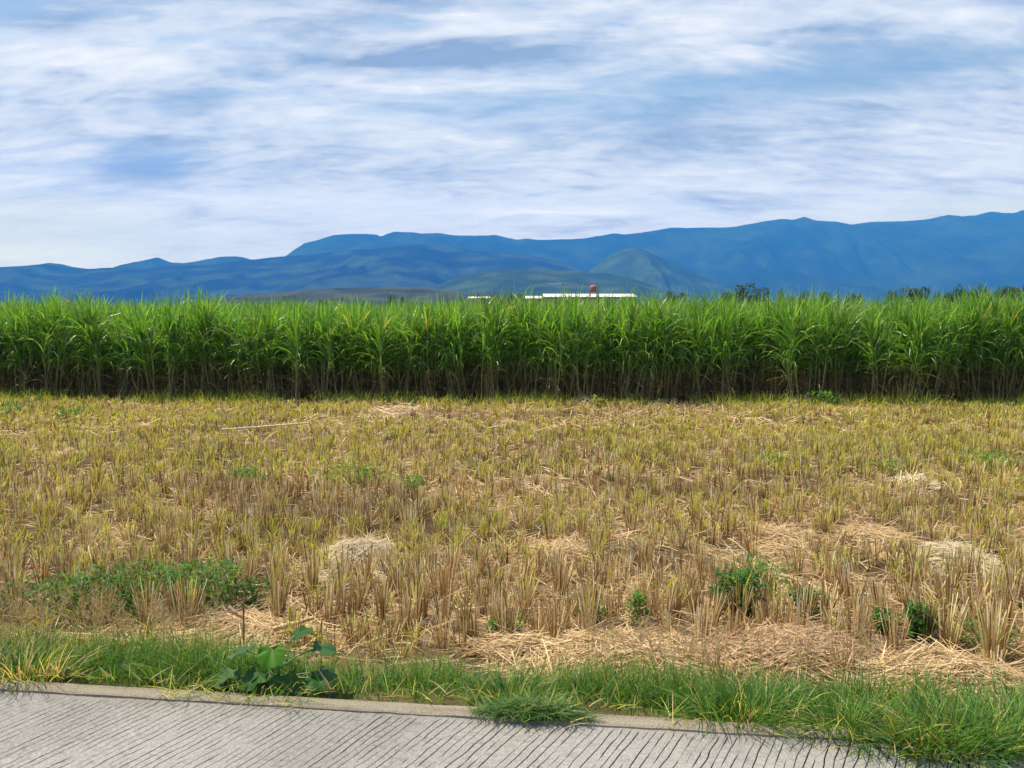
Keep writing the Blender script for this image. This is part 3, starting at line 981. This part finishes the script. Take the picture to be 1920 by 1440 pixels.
# cane that leans out or is broken
def lone_cane(px, py_base, py_top, lean_px, lab, dead=False, name='broken_cane'):
    b = pt(px, py_base, 0.0)
    e = empty(name, (b[0], b[1], 0))
    m1, m2 = MB(), MB()
    h = pY(px, py_top, b[1])[2]
    lx = lean_px * b[1] / FP
    t = np.linspace(0, 1, 7)
    pts = np.stack([lx * t, -0.15 * t, h * 0.8 * t], 1)
    tube(m1, pts, 0.015, (0.42, 0.34, 0.17), 6)
    n = 9
    ff = U(0.55, 1, n)
    Bq = np.stack([lx * ff, -0.15 * ff, h * 0.8 * ff], 1)
    pal = DRY + PALE[:2] if dead else [(0.20, 0.36, 0.08), (0.26, 0.40, 0.12), (0.16, 0.30, 0.06)]
    ribbons(m2, Bq, U(0, 6.28, n), U(0.1, 0.9, n), U(0.8, 2.4, n), U(0.5, 1.0, n), 0.05, CPROF, pick(pal, n), pick(pal, n), U(-0.6, 0.6, n), 1.2)
    m1.build('stalk', M_stalk, e)
    m2.build('foliage', M_cane, e)
    tag(e, lab, 'sugarcane', 'canes leaning out of the field edge')


lone_cane(1846, 752, 672, 6, 'short bright green cane snapped over in front of the dark stems at right')
lone_cane(1690, 748, 692, -24, 'pale dead cane leaning left against the stems on the right', True)
lone_cane(585, 745, 640, 4, 'cane with reddish dry leaves standing proud left of centre', True)
lone_cane(1345, 745, 640, -20, 'cane with long pale leaves leaning left in the middle right')

# low grass at the foot of the cane
mb = MB()
n = 14000
x = U(-18, 18, n)
y = cane_front(x) + R.normal(-0.25, 0.28, n)
m = R.random(n) < np.clip((fbm(x * 0.8, y * 0.3, 601, 3) - 0.30) * 3.5, 0.08, 1)
x, y = x[m], y[m]
n = len(x)
c = pick(GREEN + YELL + YELL[:2], n)
ribbons(mb, np.stack([x, y, gz(x, y)], 1), U(0, 6.28, n), U(0, 0.5, n), U(0, 1.2, n), U(0.12, 0.42, n), 0.014, [1, 0.8, 0.5, 0.1], c, c, U(-0.8, 0.8, n))
tag(mb.build('field_edge_grass', M_grass), 'yellow green grass fringe along the foot of the cane', None, None, 'stuff')


# ------------------------------------------------------------------ far trees
def tree_proto(seed, sparse=1.0):
    r = np.random.default_rng(seed)
    e = empty('tree')
    m1, m2 = MB(), MB()
    tube(m1, [(0, 0, 0), (0.02, 0.01, 0.2), (-0.01, 0.02, 0.42), (0.03, 0.0, 0.7)], [0.035, 0.028, 0.022, 0.008], (0.10, 0.075, 0.05), 7)
    cl = []
    for i in range(11):
        a, el = r.uniform(0, 6.28), r.uniform(0.3, 1.0)
        rr = r.uniform(0.12, 0.36)
        tip = np.array([rr * math.cos(a), rr * math.sin(a), 0.40 + 0.46 * el * (1.05 - rr)])
        s0 = np.array([0, 0.01, 0.22 + 0.2 * r.random()])
        tube(m1, [s0, (s0 + tip) / 2 + np.array([0, 0, 0.02]), tip], [0.014, 0.009, 0.003], (0.10, 0.075, 0.05), 5)
        cl.append((tip, r.uniform(0.10, 0.19)))
    B, NN = [], 130
    for tip, cr in cl:
        d = r.normal(0, 1, (NN, 3))
        d /= np.linalg.norm(d, axis=1)[:, None]
        B.append(tip + d * cr * (r.uniform(0.3, 1.0, (NN, 1)) ** 0.5) * np.array([1, 1, 0.75]))
    B = np.concatenate(B)
    n = len(B)
    pal = [(0.035, 0.07, 0.022), (0.05, 0.095, 0.03), (0.03, 0.055, 0.02), (0.07, 0.12, 0.035)]
    ribbons(m2, B, U(0, 6.28, n), U(0.3, 1.6, n), U(0, 1, n), U(0.03, 0.06, n), 0.03, [0.4, 1, 0.3], pick(pal, n), pick(pal, n), U(-1, 1, n))
    child(m1.build('trunk', M_wood, e), e)
    child(m2.build('crown', M_treeleaf, e), e)
    return e


TP = [tree_proto(s_) for s_ in (3, 8, 15, 22)]
t_used = [False] * 4
TREES = [  # px, py top, crown width px, distance, label
    (1265, 541, 30, 190, 'small round dark tree just right of the white shed roof'),
    (1393, 533, 46, 210, 'broad dark tree, largest over the cane right of the shed'),
    (1362, 546, 16, 215, 'little tree touching the left of the broad dark one'),
    (1424, 541, 34, 220, 'lighter green tree hugging the right of the broad dark one'),
    (1471, 544, 20, 260, 'small tree tip alone over the cane, right of the broad dark one and its neighbour'),
    (1506, 546, 18, 260, 'small dark tree tip, second to the right of the broad dark tree'),
    (1546, 546, 26, 270, 'low tree tip midway between the broad tree and the rounded tree on the right'),
    (1600, 547, 22, 270, 'faint low tree tip left of the rounded tree on the right'),
    (1678, 546, 26, 250, 'low spreading tree tip next left of the rounded tree on the right'),
    (1722, 533, 44, 190, 'rounded dark tree with bare twigs, alone over the cane on the right'),
    (1768, 545, 22, 230, 'low tree next right of the rounded dark tree'),
    (1791, 535, 26, 230, 'dark tree in the group between the rounded tree and the right edge'),
    (1816, 537, 24, 240, 'pale green tree in the group left of the right edge trees'),
    (1838, 536, 24, 240, 'dark upright tree at the right end of the pale group'),
    (1872, 541, 20, 240, 'tiny dark tree tip just before the tall right edge trees'),
    (1893, 534, 34, 210, 'spreading tree leaning on the tree at the right edge'),
    (1922, 526, 44, 200, 'tall dark tree cut by the right edge of the picture'),
    (527, 556, 16, 330, 'leftmost small dark tree tip over the cane'),
    (604, 557, 14, 330, 'tiny tree tip between the leftmost and the tall narrow tips'),
    (638, 556, 14, 330, 'dark tiny tree tip right under the grey foothill'),
    (735, 550, 15, 320, 'narrow dark tree tip below the middle of the grey foothill'),
    (758, 553, 12, 320, 'tiny tree tip just right of the narrow dark one'),
    (905, 551, 24, 300, 'low tree by the left end of the white roofs'),
    (938, 549, 34, 290, 'green tree between the two white roofs'),
    (968, 547, 30, 285, 'darker tree just left of the long white shed'),
]
for (px, py, wp, D, lab) in TREES:
    kx = int(R.integers(0, 4))
    o = TP[kx] if not t_used[kx] else copy_tree(TP[kx])
    t_used[kx] = True
    top = pY(px, py - 1 - 2 * (px > 1300), D)
    w = wp * D / FP / 0.62
    o.location = (top[0], D, 0)
    o.rotation_euler = (0, 0, U(0, 6.28))
    o.scale = (w, w, top[2] / 0.93)
    tag(o, lab, 'tree', 'trees beyond the cane field')

# ------------------------------------------------------------------ white shed, water tower, hillside roof
def shed(px0, px1, py_top, D, depth, lab, name='long_shed', roof_h=0.8, wall_col=(0.30, 0.28, 0.25)):
    a, c = pY(px0, py_top, D), pY(px1, py_top, D)
    zt = a[2]
    e = empty(name, ((a[0] + c[0]) / 2, D, 0))
    hw = (c[0] - a[0]) / 2
    ze = zt - roof_h
    m1 = MB()
    box(m1, (-hw, 0.3, 0), (hw, depth - 0.3, ze), wall_col)
    for k in np.linspace(-hw, hw, max(3, int(hw / 1.3))):
        box(m1, (k - 0.08, 0.22, 0), (k + 0.08, 0.297, ze - 0.05), (0.5, 0.49, 0.46))
    m1.build('wall', M_paint, e)
    m2 = MB()
    nx_ = max(8, int(hw * 6))
    xs_ = np.linspace(-hw - 0.3, hw + 0.3, nx_)
    row = []
    for i, x_ in enumerate(xs_):
        cz = 0.03 * (i % 2)
        row.append([(x_, -0.1, ze + cz), (x_, depth * 0.25, ze + roof_h * 0.72 + cz), (x_, depth * 0.5, zt + cz), (x_, depth * 0.75, ze + roof_h * 0.72 + cz), (x_, depth + 0.1, ze + cz),
                    (x_, depth + 0.1, ze - 0.12), (x_, -0.1, ze - 0.12)])
    row = np.array(row)
    m2.add(row.reshape(-1, 3), (0.72, 0.74, 0.74), grid_faces(nx_, 7))
    o = m2.build('roof', M_paint, e)
    return tag(e, lab, 'shed', 'white roofed sheds beyond the cane')


shed(1022, 1191, 549.5, 150, 9, 'long shed with a bright white roof over the cane below the foothill', roof_h=0.75)
shed(988, 1020, 554, 158, 8, 'short low white roof adjoining the left end of the long shed', roof_h=0.6)
shed(878, 920, 555.5, 330, 9, 'small white roof among trees left of the long shed', roof_h=0.8)

D = 142
tp = pY(1113, 534, D)
e = empty('water_tower', (tp[0], D, 0))
bz_ = pY(1113, 547, D)[2]
m1 = MB()
w = 0.72
nn = 14
ang = np.arange(nn) / nn * 2 * math.pi
prof_t = [(0.0, bz_), (w * 0.9, bz_), (w, bz_ + 0.08), (w, tp[2] - 0.32), (w * 0.93, tp[2] - 0.24), (w * 0.45, tp[2] - 0.06), (0.0, tp[2])]
V = np.array([(r_ * math.cos(a_), r_ * math.sin(a_), z_) for r_, z_ in prof_t for a_ in ang])
F = [(i * nn + j, i * nn + (j + 1) % nn, (i + 1) * nn + (j + 1) % nn, (i + 1) * nn + j) for i in range(len(prof_t) - 1) for j in range(nn)]
m1.add(V, (0.34, 0.10, 0.085), F)
m1.build('tank', M_paint, e, smooth=True)
for sx in (-1, 1):
    for sy in (-1, 1):
        ml = MB()
        tube(ml, [(sx * 0.85, sy * 0.85, 0), (sx * 0.62, sy * 0.62, bz_)], 0.06, (0.25, 0.10, 0.08), 6)
        ml.build('leg', M_paint, e)
mr = MB()
for zz_ in np.linspace(1.5, bz_ - 0.3, 4):
    s_ = 0.85 - 0.23 * zz_ / bz_
    for p0, p1 in (((-s_, -s_), (s_, -s_)), ((s_, -s_), (s_, s_)), ((s_, s_), (-s_, s_)), ((-s_, s_), (-s_, -s_))):
        tube(mr, [(*p0, zz_), (*p1, zz_)], 0.035, (0.25, 0.10, 0.08), 5)
mr.build('brace', M_paint, e)
ml = MB()
ladx = w + 0.12
tube(ml, [(ladx, -0.15, 0.5), (ladx, -0.15, tp[2] + 0.3)], 0.03, (0.08, 0.08, 0.10), 5)
tube(ml, [(ladx, 0.15, 0.5), (ladx, 0.15, tp[2] + 0.3)], 0.03, (0.08, 0.08, 0.10), 5)
for zz_ in np.arange(1, tp[2], 0.4):
    tube(ml, [(ladx, -0.15, zz_), (ladx, 0.15, zz_)], 0.02, (0.08, 0.08, 0.10), 4)
ml.build('ladder', M_paint, e)
tag(e, 'small red water tower on legs rising over the white shed roof', 'water tower')


# ------------------------------------------------------------------ mountains
def mountain(name, pts, Y, depth, lab, col_a, col_b, seed, rough=1.0, back=0.33, expo=1.15, z_foot=-3, gul=0.16, xstep=3):
    pts = np.array(pts, float)
    px = np.arange(pts[0, 0], pts[-1, 0] + 1, xstep)
    py = np.interp(px, pts[:, 0], pts[:, 1])
    k = np.array([1, 2, 1]) / 4
    py = np.convolve(np.pad(py, 1, mode='edge'), k, 'valid')
    hpx = np.clip(600 - py, 0.1, None)
    py = py + (vnoise(px / 5.0, 0.5 + 0 * px, seed + 3) - 0.5) * 1.6 * rough + (fbm(px / 34.0, 0.5 + 0 * px, seed, 4) - 0.5) * 7.0 * rough * np.clip(hpx / 60, 0.15, 1)
    crest = np.array([pY(a, b_, Y) for a, b_ in zip(px, py)])
    X_, zc = crest[:, 0], np.maximum(crest[:, 2], 1.0)
    t = np.concatenate([np.linspace(0, 1, 46), 1 + np.linspace(0.05, 1, 10)])
    T, XX = np.meshgrid(t, X_, indexing='xy')
    ZC = np.broadcast_to(zc[:, None], T.shape)
    YY = np.where(T <= 1, Y - depth * (1 - T), Y + depth * back * (T - 1))
    sc_ = depth * 0.32
    warp = (fbm(XX / sc_, YY / sc_ * 0.5, seed + 9, 3) - 0.5) * 1.2
    rid = 1 - np.abs(2 * fbm(XX / sc_ * 1.4 + warp, YY / sc_ * 0.45, seed + 20, 4) - 1) * 2
    tt = np.clip(T, 0, 1)
    Z = ZC * tt ** expo + ZC * gul * (rid - 0.6) * np.sin(tt * math.pi) ** 0.8
    lim = (HC + (ZC - HC) * YY / Y) - ZC * 0.012
    Z = np.where((T < 1) & (T > 0.02), np.minimum(Z, lim), Z)
    Z = np.where(T > 1, ZC * np.clip(1 - (T - 1) ** 1.3, 0, 1) , Z)
    Z = Z + z_foot * (T < 0.01)
    n1 = fbm(XX / (depth * 0.11), YY / (depth * 0.07), seed + 40, 4)
    kk = np.clip((n1 - 0.46) * 5, 0, 1)[..., None]
    C_ = np.asarray(col_a) * (1 - kk) + np.asarray(col_b) * kk
    mb = MB()
    mb.add(np.stack([XX, YY, Z], -1).reshape(-1, 3), C_.reshape(-1, 3), grid_faces(*T.shape))
    tag(mb.build(name, M_mount, smooth=True), lab, None, None, 'structure')
    return XX, YY, Z


A = [(-300, 560), (420, 540), (500, 510), (528, 492), (546, 478), (562, 464), (570, 456), (600, 449), (625, 441), (660, 438), (690, 438), (705, 440), (714, 444), (722, 440),
     (740, 434), (770, 435), (790, 438), (820, 437), (850, 441), (880, 442), (905, 442), (930, 441), (950, 445), (970, 449), (990, 447), (1010, 450), (1060, 449),
     (1100, 446), (1150, 438), (1170, 440), (1200, 437), (1240, 430), (1262, 427), (1300, 427), (1370, 426), (1400, 420), (1430, 415), (1465, 411),
     (1485, 412), (1508, 406), (1530, 414), (1570, 416), (1595, 420), (1640, 416), (1700, 415), (1740, 411), (1780, 403), (1805, 406), (1830, 404),
     (1857, 397), (1880, 399), (1900, 400), (1915, 394), (1940, 391), (2000, 386), (2100, 392), (2300, 380), (2500, 400)]
mountain('mountain_range', A, 6000, 2300, 'long blue mountain range climbing to the right along the skyline', (0.010, 0.022, 0.012), (0.018, 0.034, 0.016), 700, 0.45)
Bm = [(-500, 505), (-200, 496), (0, 501), (40, 499), (70, 496), (92, 493), (115, 495), (140, 501), (165, 504), (200, 502), (240, 501), (300, 497), (350, 495),
      (420, 491), (480, 486), (540, 480), (580, 478), (640, 470), (700, 467), (740, 461), (775, 457), (810, 458), (850, 463), (900, 471), (950, 475), (985, 478), (1020, 484), (1060, 494),
      (1100, 508), (1150, 530), (1200, 552), (1240, 575), (1300, 598)]
mountain('mountain', Bm, 4400, 1700, 'nearer dark blue mountain ridge descending from centre to the left', (0.010, 0.020, 0.012), (0.026, 0.046, 0.018), 740, 0.35)
Bl = [(150, 560), (205, 504), (225, 497), (255, 491), (280, 486), (295, 482), (305, 486), (320, 492), (345, 493), (370, 490), (390, 486), (410, 482), (440, 480), (458, 483), (470, 487), (520, 500), (600, 545)]
mountain('distant_mountain', Bl, 5300, 800, 'pair of paler distant peaks behind the left ridge', (0.012, 0.024, 0.012), (0.02, 0.036, 0.016), 760, 0.3)
Cm = [(1040, 590), (1080, 536), (1100, 512), (1125, 492), (1150, 476), (1168, 468), (1188, 464), (1205, 468), (1225, 477), (1255, 490), (1290, 505), (1320, 520), (1360, 536), (1420, 556), (1480, 580), (1500, 595)]
mountain('hill', Cm, 3600, 900, 'pointed green hill at the foot of the range right of centre', (0.020, 0.044, 0.020), (0.034, 0.066, 0.026), 780, 0.3, gul=0.22)
Dm = [(740, 598), (790, 545), (820, 533), (850, 523), (880, 514), (915, 508), (950, 506), (1000, 505), (1060, 507), (1100, 511), (1140, 513), (1175, 520), (1205, 528), (1240, 541), (1280, 560), (1320, 590)]
FH = mountain('foothill', Dm, 2500, 800, 'rounded teal green foothill in the middle behind the shed', (0.022, 0.046, 0.02), (0.042, 0.07, 0.027), 800, 0.25, gul=0.12)
Em = [(300, 596), (380, 562), (440, 554), (500, 550), (560, 545), (620, 541), (700, 539), (780, 539), (830, 543), (880, 549), (930, 554), (1000, 560), (1060, 575), (1100, 597)]
mountain('low_hill', Em, 1300, 420, 'low grey green wooded rise left of centre', (0.030, 0.042, 0.026), (0.055, 0.066, 0.038), 820, 0.4, gul=0.1)
# hillside roof on the foothill
mb = MB()
qx, qy = proj(*FH)
kb = np.unravel_index(np.argmin((qx - 1040) ** 2 + (qy - 534) ** 2 + (FH[1] > 2490) * 1e6), qx.shape)
hx_, hy_, hz_ = FH[0][kb], FH[1][kb], FH[2][kb]
e = empty('hillside_shed', (hx_, hy_, hz_ - 1.5))
hw = 13.0 * hy_ / FP
box(mb, (-hw, 0, -1), (hw, 12, 3.0), (0.35, 0.34, 0.32))
mb.build('wall', M_paint, e)
mb = MB()
box(mb, (-hw - 0.8, -1, 3.002), (hw + 0.8, 13, 4.6), (0.78, 0.79, 0.79))
mb.build('roof', M_paint, e)
tag(e, 'pale thin line of a shed roof high on the teal foothill', 'shed')

# ------------------------------------------------------------------ haze
HAZE = (0.058, 0.46, 2.8)
AIR = (0.45, 0.52, 0.455)
m, nt, out = new_mat('haze')
pv_ = nt.nodes.new('ShaderNodeVolumePrincipled')
pv_.inputs['Color'].default_value = (*HAZE, 1)
pv_.inputs['Absorption Color'].default_value = (1, 1, 1, 1)
pv_.inputs['Density'].default_value = 1.0e-4
pv_.inputs['Anisotropy'].default_value = 0.0
nt.links.new(pv_.outputs[0], out.inputs['Volume'])
mb = MB()
HT = 1030.0
box(mb, (-9200, -500, -5), (9200, 6900, HT), (1, 1, 1))
tag(mb.build('haze', m), 'blue haze filling the air over the plain', None, None, 'stuff')

# ------------------------------------------------------------------ light
SUN_EL = 61
sd = np.array([-0.80, 0.34, 0])
sd = sd / np.linalg.norm(sd) * math.cos(rad(SUN_EL))
sd[2] = math.sin(rad(SUN_EL))
ld = bpy.data.lights.new('sun', 'SUN')
ld.energy = 5.0
ld.angle = rad(0.6)
ld.color = (1.0, 0.93, 0.84)
lo = bpy.data.objects.new('sun', ld)
COL.objects.link(lo)
lo.rotation_euler = Vector(sd).to_track_quat('Z', 'Y').to_euler()

w = bpy.data.worlds.new('World')
sc.world = w
w.use_nodes = True
nt = w.node_tree
nt.nodes.clear()
N = nt.nodes.new
Lk = nt.links.new
wo = N('ShaderNodeOutputWorld')
bg = N('ShaderNodeBackground')
bg.inputs['Strength'].default_value = 0.1
Lk(bg.outputs[0], wo.inputs[0])
sky = N('ShaderNodeTexSky')
sky.sky_type = 'NISHITA'
sky.sun_disc = False
sky.sun_elevation = rad(SUN_EL)
sky.sun_rotation = math.atan2(sd[0], sd[1])
tc = N('ShaderNodeTexCoord')
sep = N('ShaderNodeSeparateXYZ')
Lk(tc.outputs['Generated'], sep.inputs[0])


def mth(op, a, b=None, c=None, clamp=False):
    n_ = N('ShaderNodeMath')
    n_.operation = op
    n_.use_clamp = clamp
    for i, v in enumerate((a, b, c)):
        if v is None:
            continue
        if isinstance(v, (int, float)):
            n_.inputs[i].default_value = v
        else:
            Lk(v, n_.inputs[i])
    return n_.outputs[0]


def smooth(v, a, b):
    n_ = N('ShaderNodeMapRange')
    n_.interpolation_type = 'SMOOTHSTEP'
    n_.inputs['From Min'].default_value = a
    n_.inputs['From Max'].default_value = b
    Lk(v, n_.inputs['Value'])
    return n_.outputs[0]


def noise(vec, scale, detail=5, rough=0.5, dist=0.0):
    n_ = N('ShaderNodeTexNoise')
    n_.inputs['Scale'].default_value = scale
    n_.inputs['Detail'].default_value = detail
    n_.inputs['Roughness'].default_value = rough
    n_.inputs['Distortion'].default_value = dist
    Lk(vec, n_.inputs['Vector'])
    return n_.outputs[0]


def comb(x, y, z):
    n_ = N('ShaderNodeCombineXYZ')
    for i, v in enumerate((x, y, z)):
        if isinstance(v, (int, float)):
            n_.inputs[i].default_value = v
        else:
            Lk(v, n_.inputs[i])
    return n_.outputs[0]


dx, dy, dz = sep.outputs
zc_ = mth('MAXIMUM', dz, 0.0)
den = mth('ADD', zc_, 0.22)
cu, cv = mth('DIVIDE', dx, den), mth('DIVIDE', dy, den)       # a flat cloud deck seen from below
pl_ = comb(mth('ADD', mth('MULTIPLY', cu, 0.55), mth('MULTIPLY', cv, 0.10)), cv, 0.0)
n_big = noise(pl_, 1.1, 4, 0.55, 0.4)
n_mid = noise(pl_, 3.6, 6, 0.6, 0.6)
n_str = noise(comb(mth('MULTIPLY', cu, 0.62), mth('MULTIPLY', cv, 1.35), 3.7), 3.6, 8, 0.60, 0.7)
n_fine = noise(comb(mth('MULTIPLY', cu, 1.0), mth('MULTIPLY', cv, 2.5), 9.1), 10.0, 5, 0.6, 0.3)
# azimuth / elevation of the big features of this sky
yy = mth('MAXIMUM', dy, 0.05)
az_ = mth('DIVIDE', dx, yy)
el_ = mth('DIVIDE', dz, yy)
wx = mth('MULTIPLY', mth('SUBTRACT', n_mid, 0.5), 0.10)
wy = mth('MULTIPLY', mth('SUBTRACT', n_str, 0.5), 0.045)
azw, elw = mth('ADD', az_, wx), mth('ADD', el_, wy)
frontal = smooth(dy, 0.1, 0.4)


def blob(px, py, rx, ry, amp, slope=0.0):
    a0, e0 = (px - 960) / FP, (600 - py) / FP
    da = mth('SUBTRACT', azw, a0)
    de = mth('SUBTRACT', elw, e0)
    if slope:
        de = mth('ADD', de, mth('MULTIPLY', da, slope))
    qa = mth('POWER', mth('DIVIDE', mth('ABSOLUTE', da), rx / FP), 2.0)
    qe = mth('POWER', mth('DIVIDE', mth('ABSOLUTE', de), ry / FP), 2.0)
    return mth('MULTIPLY', mth('EXPONENT', mth('MULTIPLY', mth('ADD', qa, qe), -1.0)), amp)


def total(lst):
    s_ = None
    for b_ in lst:
        s_ = b_ if s_ is None else mth('ADD', s_, b_)
    return mth('MULTIPLY', s_, frontal)


# thin spots where the blue shows
thin_k = 0.86
thin = total([blob(1500, 160, 300, 32, 0.55, 0.02), blob(1250, 205, 300, 60, 0.42), blob(1680, 130, 180, 26, 0.40), blob(280, 318, 130, 26, 0.50, -0.03),
              blob(110, 365, 230, 36, 0.36), blob(1880, 112, 110, 20, 0.40), blob(1180, 66, 90, 10, 0.34), blob(820, 210, 240, 50, 0.24),
              blob(60, 30, 120, 30, 0.25), blob(360, 100, 180, 18, 0.22), blob(730, 62, 80, 16, 0.55), blob(240, 195, 110, 30, 0.20), blob(380, 450, 220, 24, 0.18)])
# thick shaded undersides
grey = total([blob(870, 118, 210, 30, 0.85, 0.02), blob(700, 133, 190, 12, 0.55), blob(730, 58, 90, 16, 0.35), blob(60, 30, 160, 36, 0.55), blob(130, 70, 90, 14, 0.4),
              blob(420, 22, 90, 12, 0.35), blob(300, 275, 70, 12, 0.5, -0.05), blob(290, 325, 100, 22, 0.65, -0.04), blob(230, 300, 60, 9, 0.3), blob(1450, 85, 120, 10, 0.25), blob(1870, 22, 90, 10, 0.35), blob(1100, 358, 40, 6, 0.3), blob(130, 150, 70, 8, 0.35),
              blob(1500, 342, 50, 5, 0.28), blob(1720, 302, 50, 10, 0.28), blob(1370, 272, 110, 14, 0.22), blob(1640, 218, 130, 14, 0.25)])
bright = total([blob(1340, 75, 200, 36, 0.8, 0.10), blob(1700, 50, 200, 24, 0.5, 0.03), blob(1180, 130, 250, 24, 0.35), blob(200, 120, 260, 36, 0.4), blob(800, 82, 160, 14, 0.5),
                blob(720, 175, 160, 20, 0.4), blob(90, 270, 160, 40, 0.35), blob(1040, 396, 140, 7, 0.8), blob(480, 40, 140, 14, 0.4), blob(820, 15, 140, 12, 0.4), blob(120, 480, 160, 26, 0.45)])
cov = mth('ADD', mth('MULTIPLY', mth('SUBTRACT', n_big, 0.5), 1.0), mth('MULTIPLY', mth('SUBTRACT', n_str, 0.5), 1.2))
cov = mth('ADD', cov, mth('MULTIPLY', mth('SUBTRACT', n_fine, 0.5), 0.35))
cov = mth('SUBTRACT', mth('ADD', mth('ADD', cov, mth('ADD', 0.80, mth('MULTIPLY', mth('SUBTRACT', 1.0, smooth(dz, 0.06, 0.2)), 0.35))), mth('MULTIPLY', bright, 0.3)), mth('MULTIPLY', mth('MULTIPLY', thin, thin_k), mth('ADD', 0.15, mth('MULTIPLY', n_str, 1.5))))
cover = smooth(cov, 0.0, 1.0)
tex = mth('ADD', mth('MULTIPLY', mth('SUBTRACT', n_mid, 0.5), 1.5), mth('MULTIPLY', mth('SUBTRACT', n_str, 0.5), 1.9))
tex = mth('ADD', tex, mth('MULTIPLY', mth('SUBTRACT', n_fine, 0.5), 0.9))
tex = mth('MULTIPLY', tex, mth('ADD', 0.30, mth('MULTIPLY', smooth(dz, 0.08, 0.30), 0.65)))
lum = mth('ADD', mth('ADD', 0.52, tex), mth('SUBTRACT', mth('MULTIPLY', bright, 0.45), mth('MULTIPLY', mth('MULTIPLY', grey, 0.85), mth('ADD', 0.3, mth('MULTIPLY', n_mid, 1.3)))), None, True)
cr = N('ShaderNodeValToRGB')
cr.color_ramp.elements[0].color = (0.27, 0.40, 0.60, 1)
cr.color_ramp.elements[1].color = (0.86, 0.90, 0.94, 1)
em = cr.color_ramp.elements.new(0.5)
em.color = (0.62, 0.71, 0.83, 1)
Lk(lum, cr.inputs[0])
mix = N('ShaderNodeMix')
mix.data_type = 'RGBA'
Lk(cover, mix.inputs['Factor'])
sg = N('ShaderNodeMix')
sg.data_type = 'RGBA'
sg.blend_type = 'MULTIPLY'
sg.inputs['Factor'].default_value = 1
Lk(sky.outputs[0], sg.inputs['A'])
sgm = N('ShaderNodeMix')
sgm.data_type = 'RGBA'
sgm.inputs['A'].default_value = (0.046, 0.062, 0.098, 1)
sgm.inputs['B'].default_value = (0.15, 0.17, 0.155, 1)
Lk(smooth(dz, 0.08, 0.36), sgm.inputs['Factor'])
Lk(sgm.outputs['Result'], sg.inputs['B'])
Lk(sg.outputs['Result'], mix.inputs['A'])
Lk(cr.outputs[0], mix.inputs['B'])
# low sky shines through more of the haze, so it is as much brighter above it
path = mth('MINIMUM', mth('DIVIDE', HT, mth('MAXIMUM', dz, 0.02)), mth('DIVIDE', 9200.0, mth('MAXIMUM', mth('ABSOLUTE', dx), 0.02)))
path = mth('MINIMUM', mth('MINIMUM', path, 7200.0), mth('DIVIDE', 6900.0, mth('MAXIMUM', dy, 0.02)))
path = mth('MINIMUM', path, mth('DIVIDE', 500.0, mth('MAXIMUM', mth('MULTIPLY', dy, -1.0), 0.02)))
sr = N('ShaderNodeSeparateColor')
Lk(mix.outputs['Result'], sr.inputs[0])
outc = []
for ci, (kk_, air) in enumerate(zip(HAZE, AIR)):
    T_ = mth('EXPONENT', mth('MULTIPLY', path, -kk_ * 1e-4))
    if ci == 2:
        air = mth('ADD', air - 0.05, mth('MULTIPLY', smooth(dz, 0.06, 0.24), 0.05))
    num = mth('SUBTRACT', mth('MULTIPLY', sr.outputs[ci], 0.785), mth('MULTIPLY', mth('SUBTRACT', 1.0, T_), air))
    outc.append(mth('MULTIPLY', mth('MAXIMUM', mth('DIVIDE', num, T_), 0.02), 10.0))
Lk(comb(*outc), bg.inputs['Color'])

# ------------------------------------------------------------------ render settings
vs = sc.view_settings
vs.view_transform = 'Standard'
vs.look = 'None'
vs.exposure = 0.35
vs.gamma = 1
vs.use_curve_mapping = False
cy = sc.cycles
cy.use_denoising = True
cy.denoiser = 'OPENIMAGEDENOISE'
cy.denoising_input_passes = 'RGB_ALBEDO_NORMAL'
cy.denoising_prefilter = 'ACCURATE'
cy.max_bounces = 6
cy.diffuse_bounces = 3
cy.glossy_bounces = 2
cy.transmission_bounces = 4
cy.transparent_max_bounces = 8
cy.volume_bounces = 0
cy.sample_clamp_indirect = 6
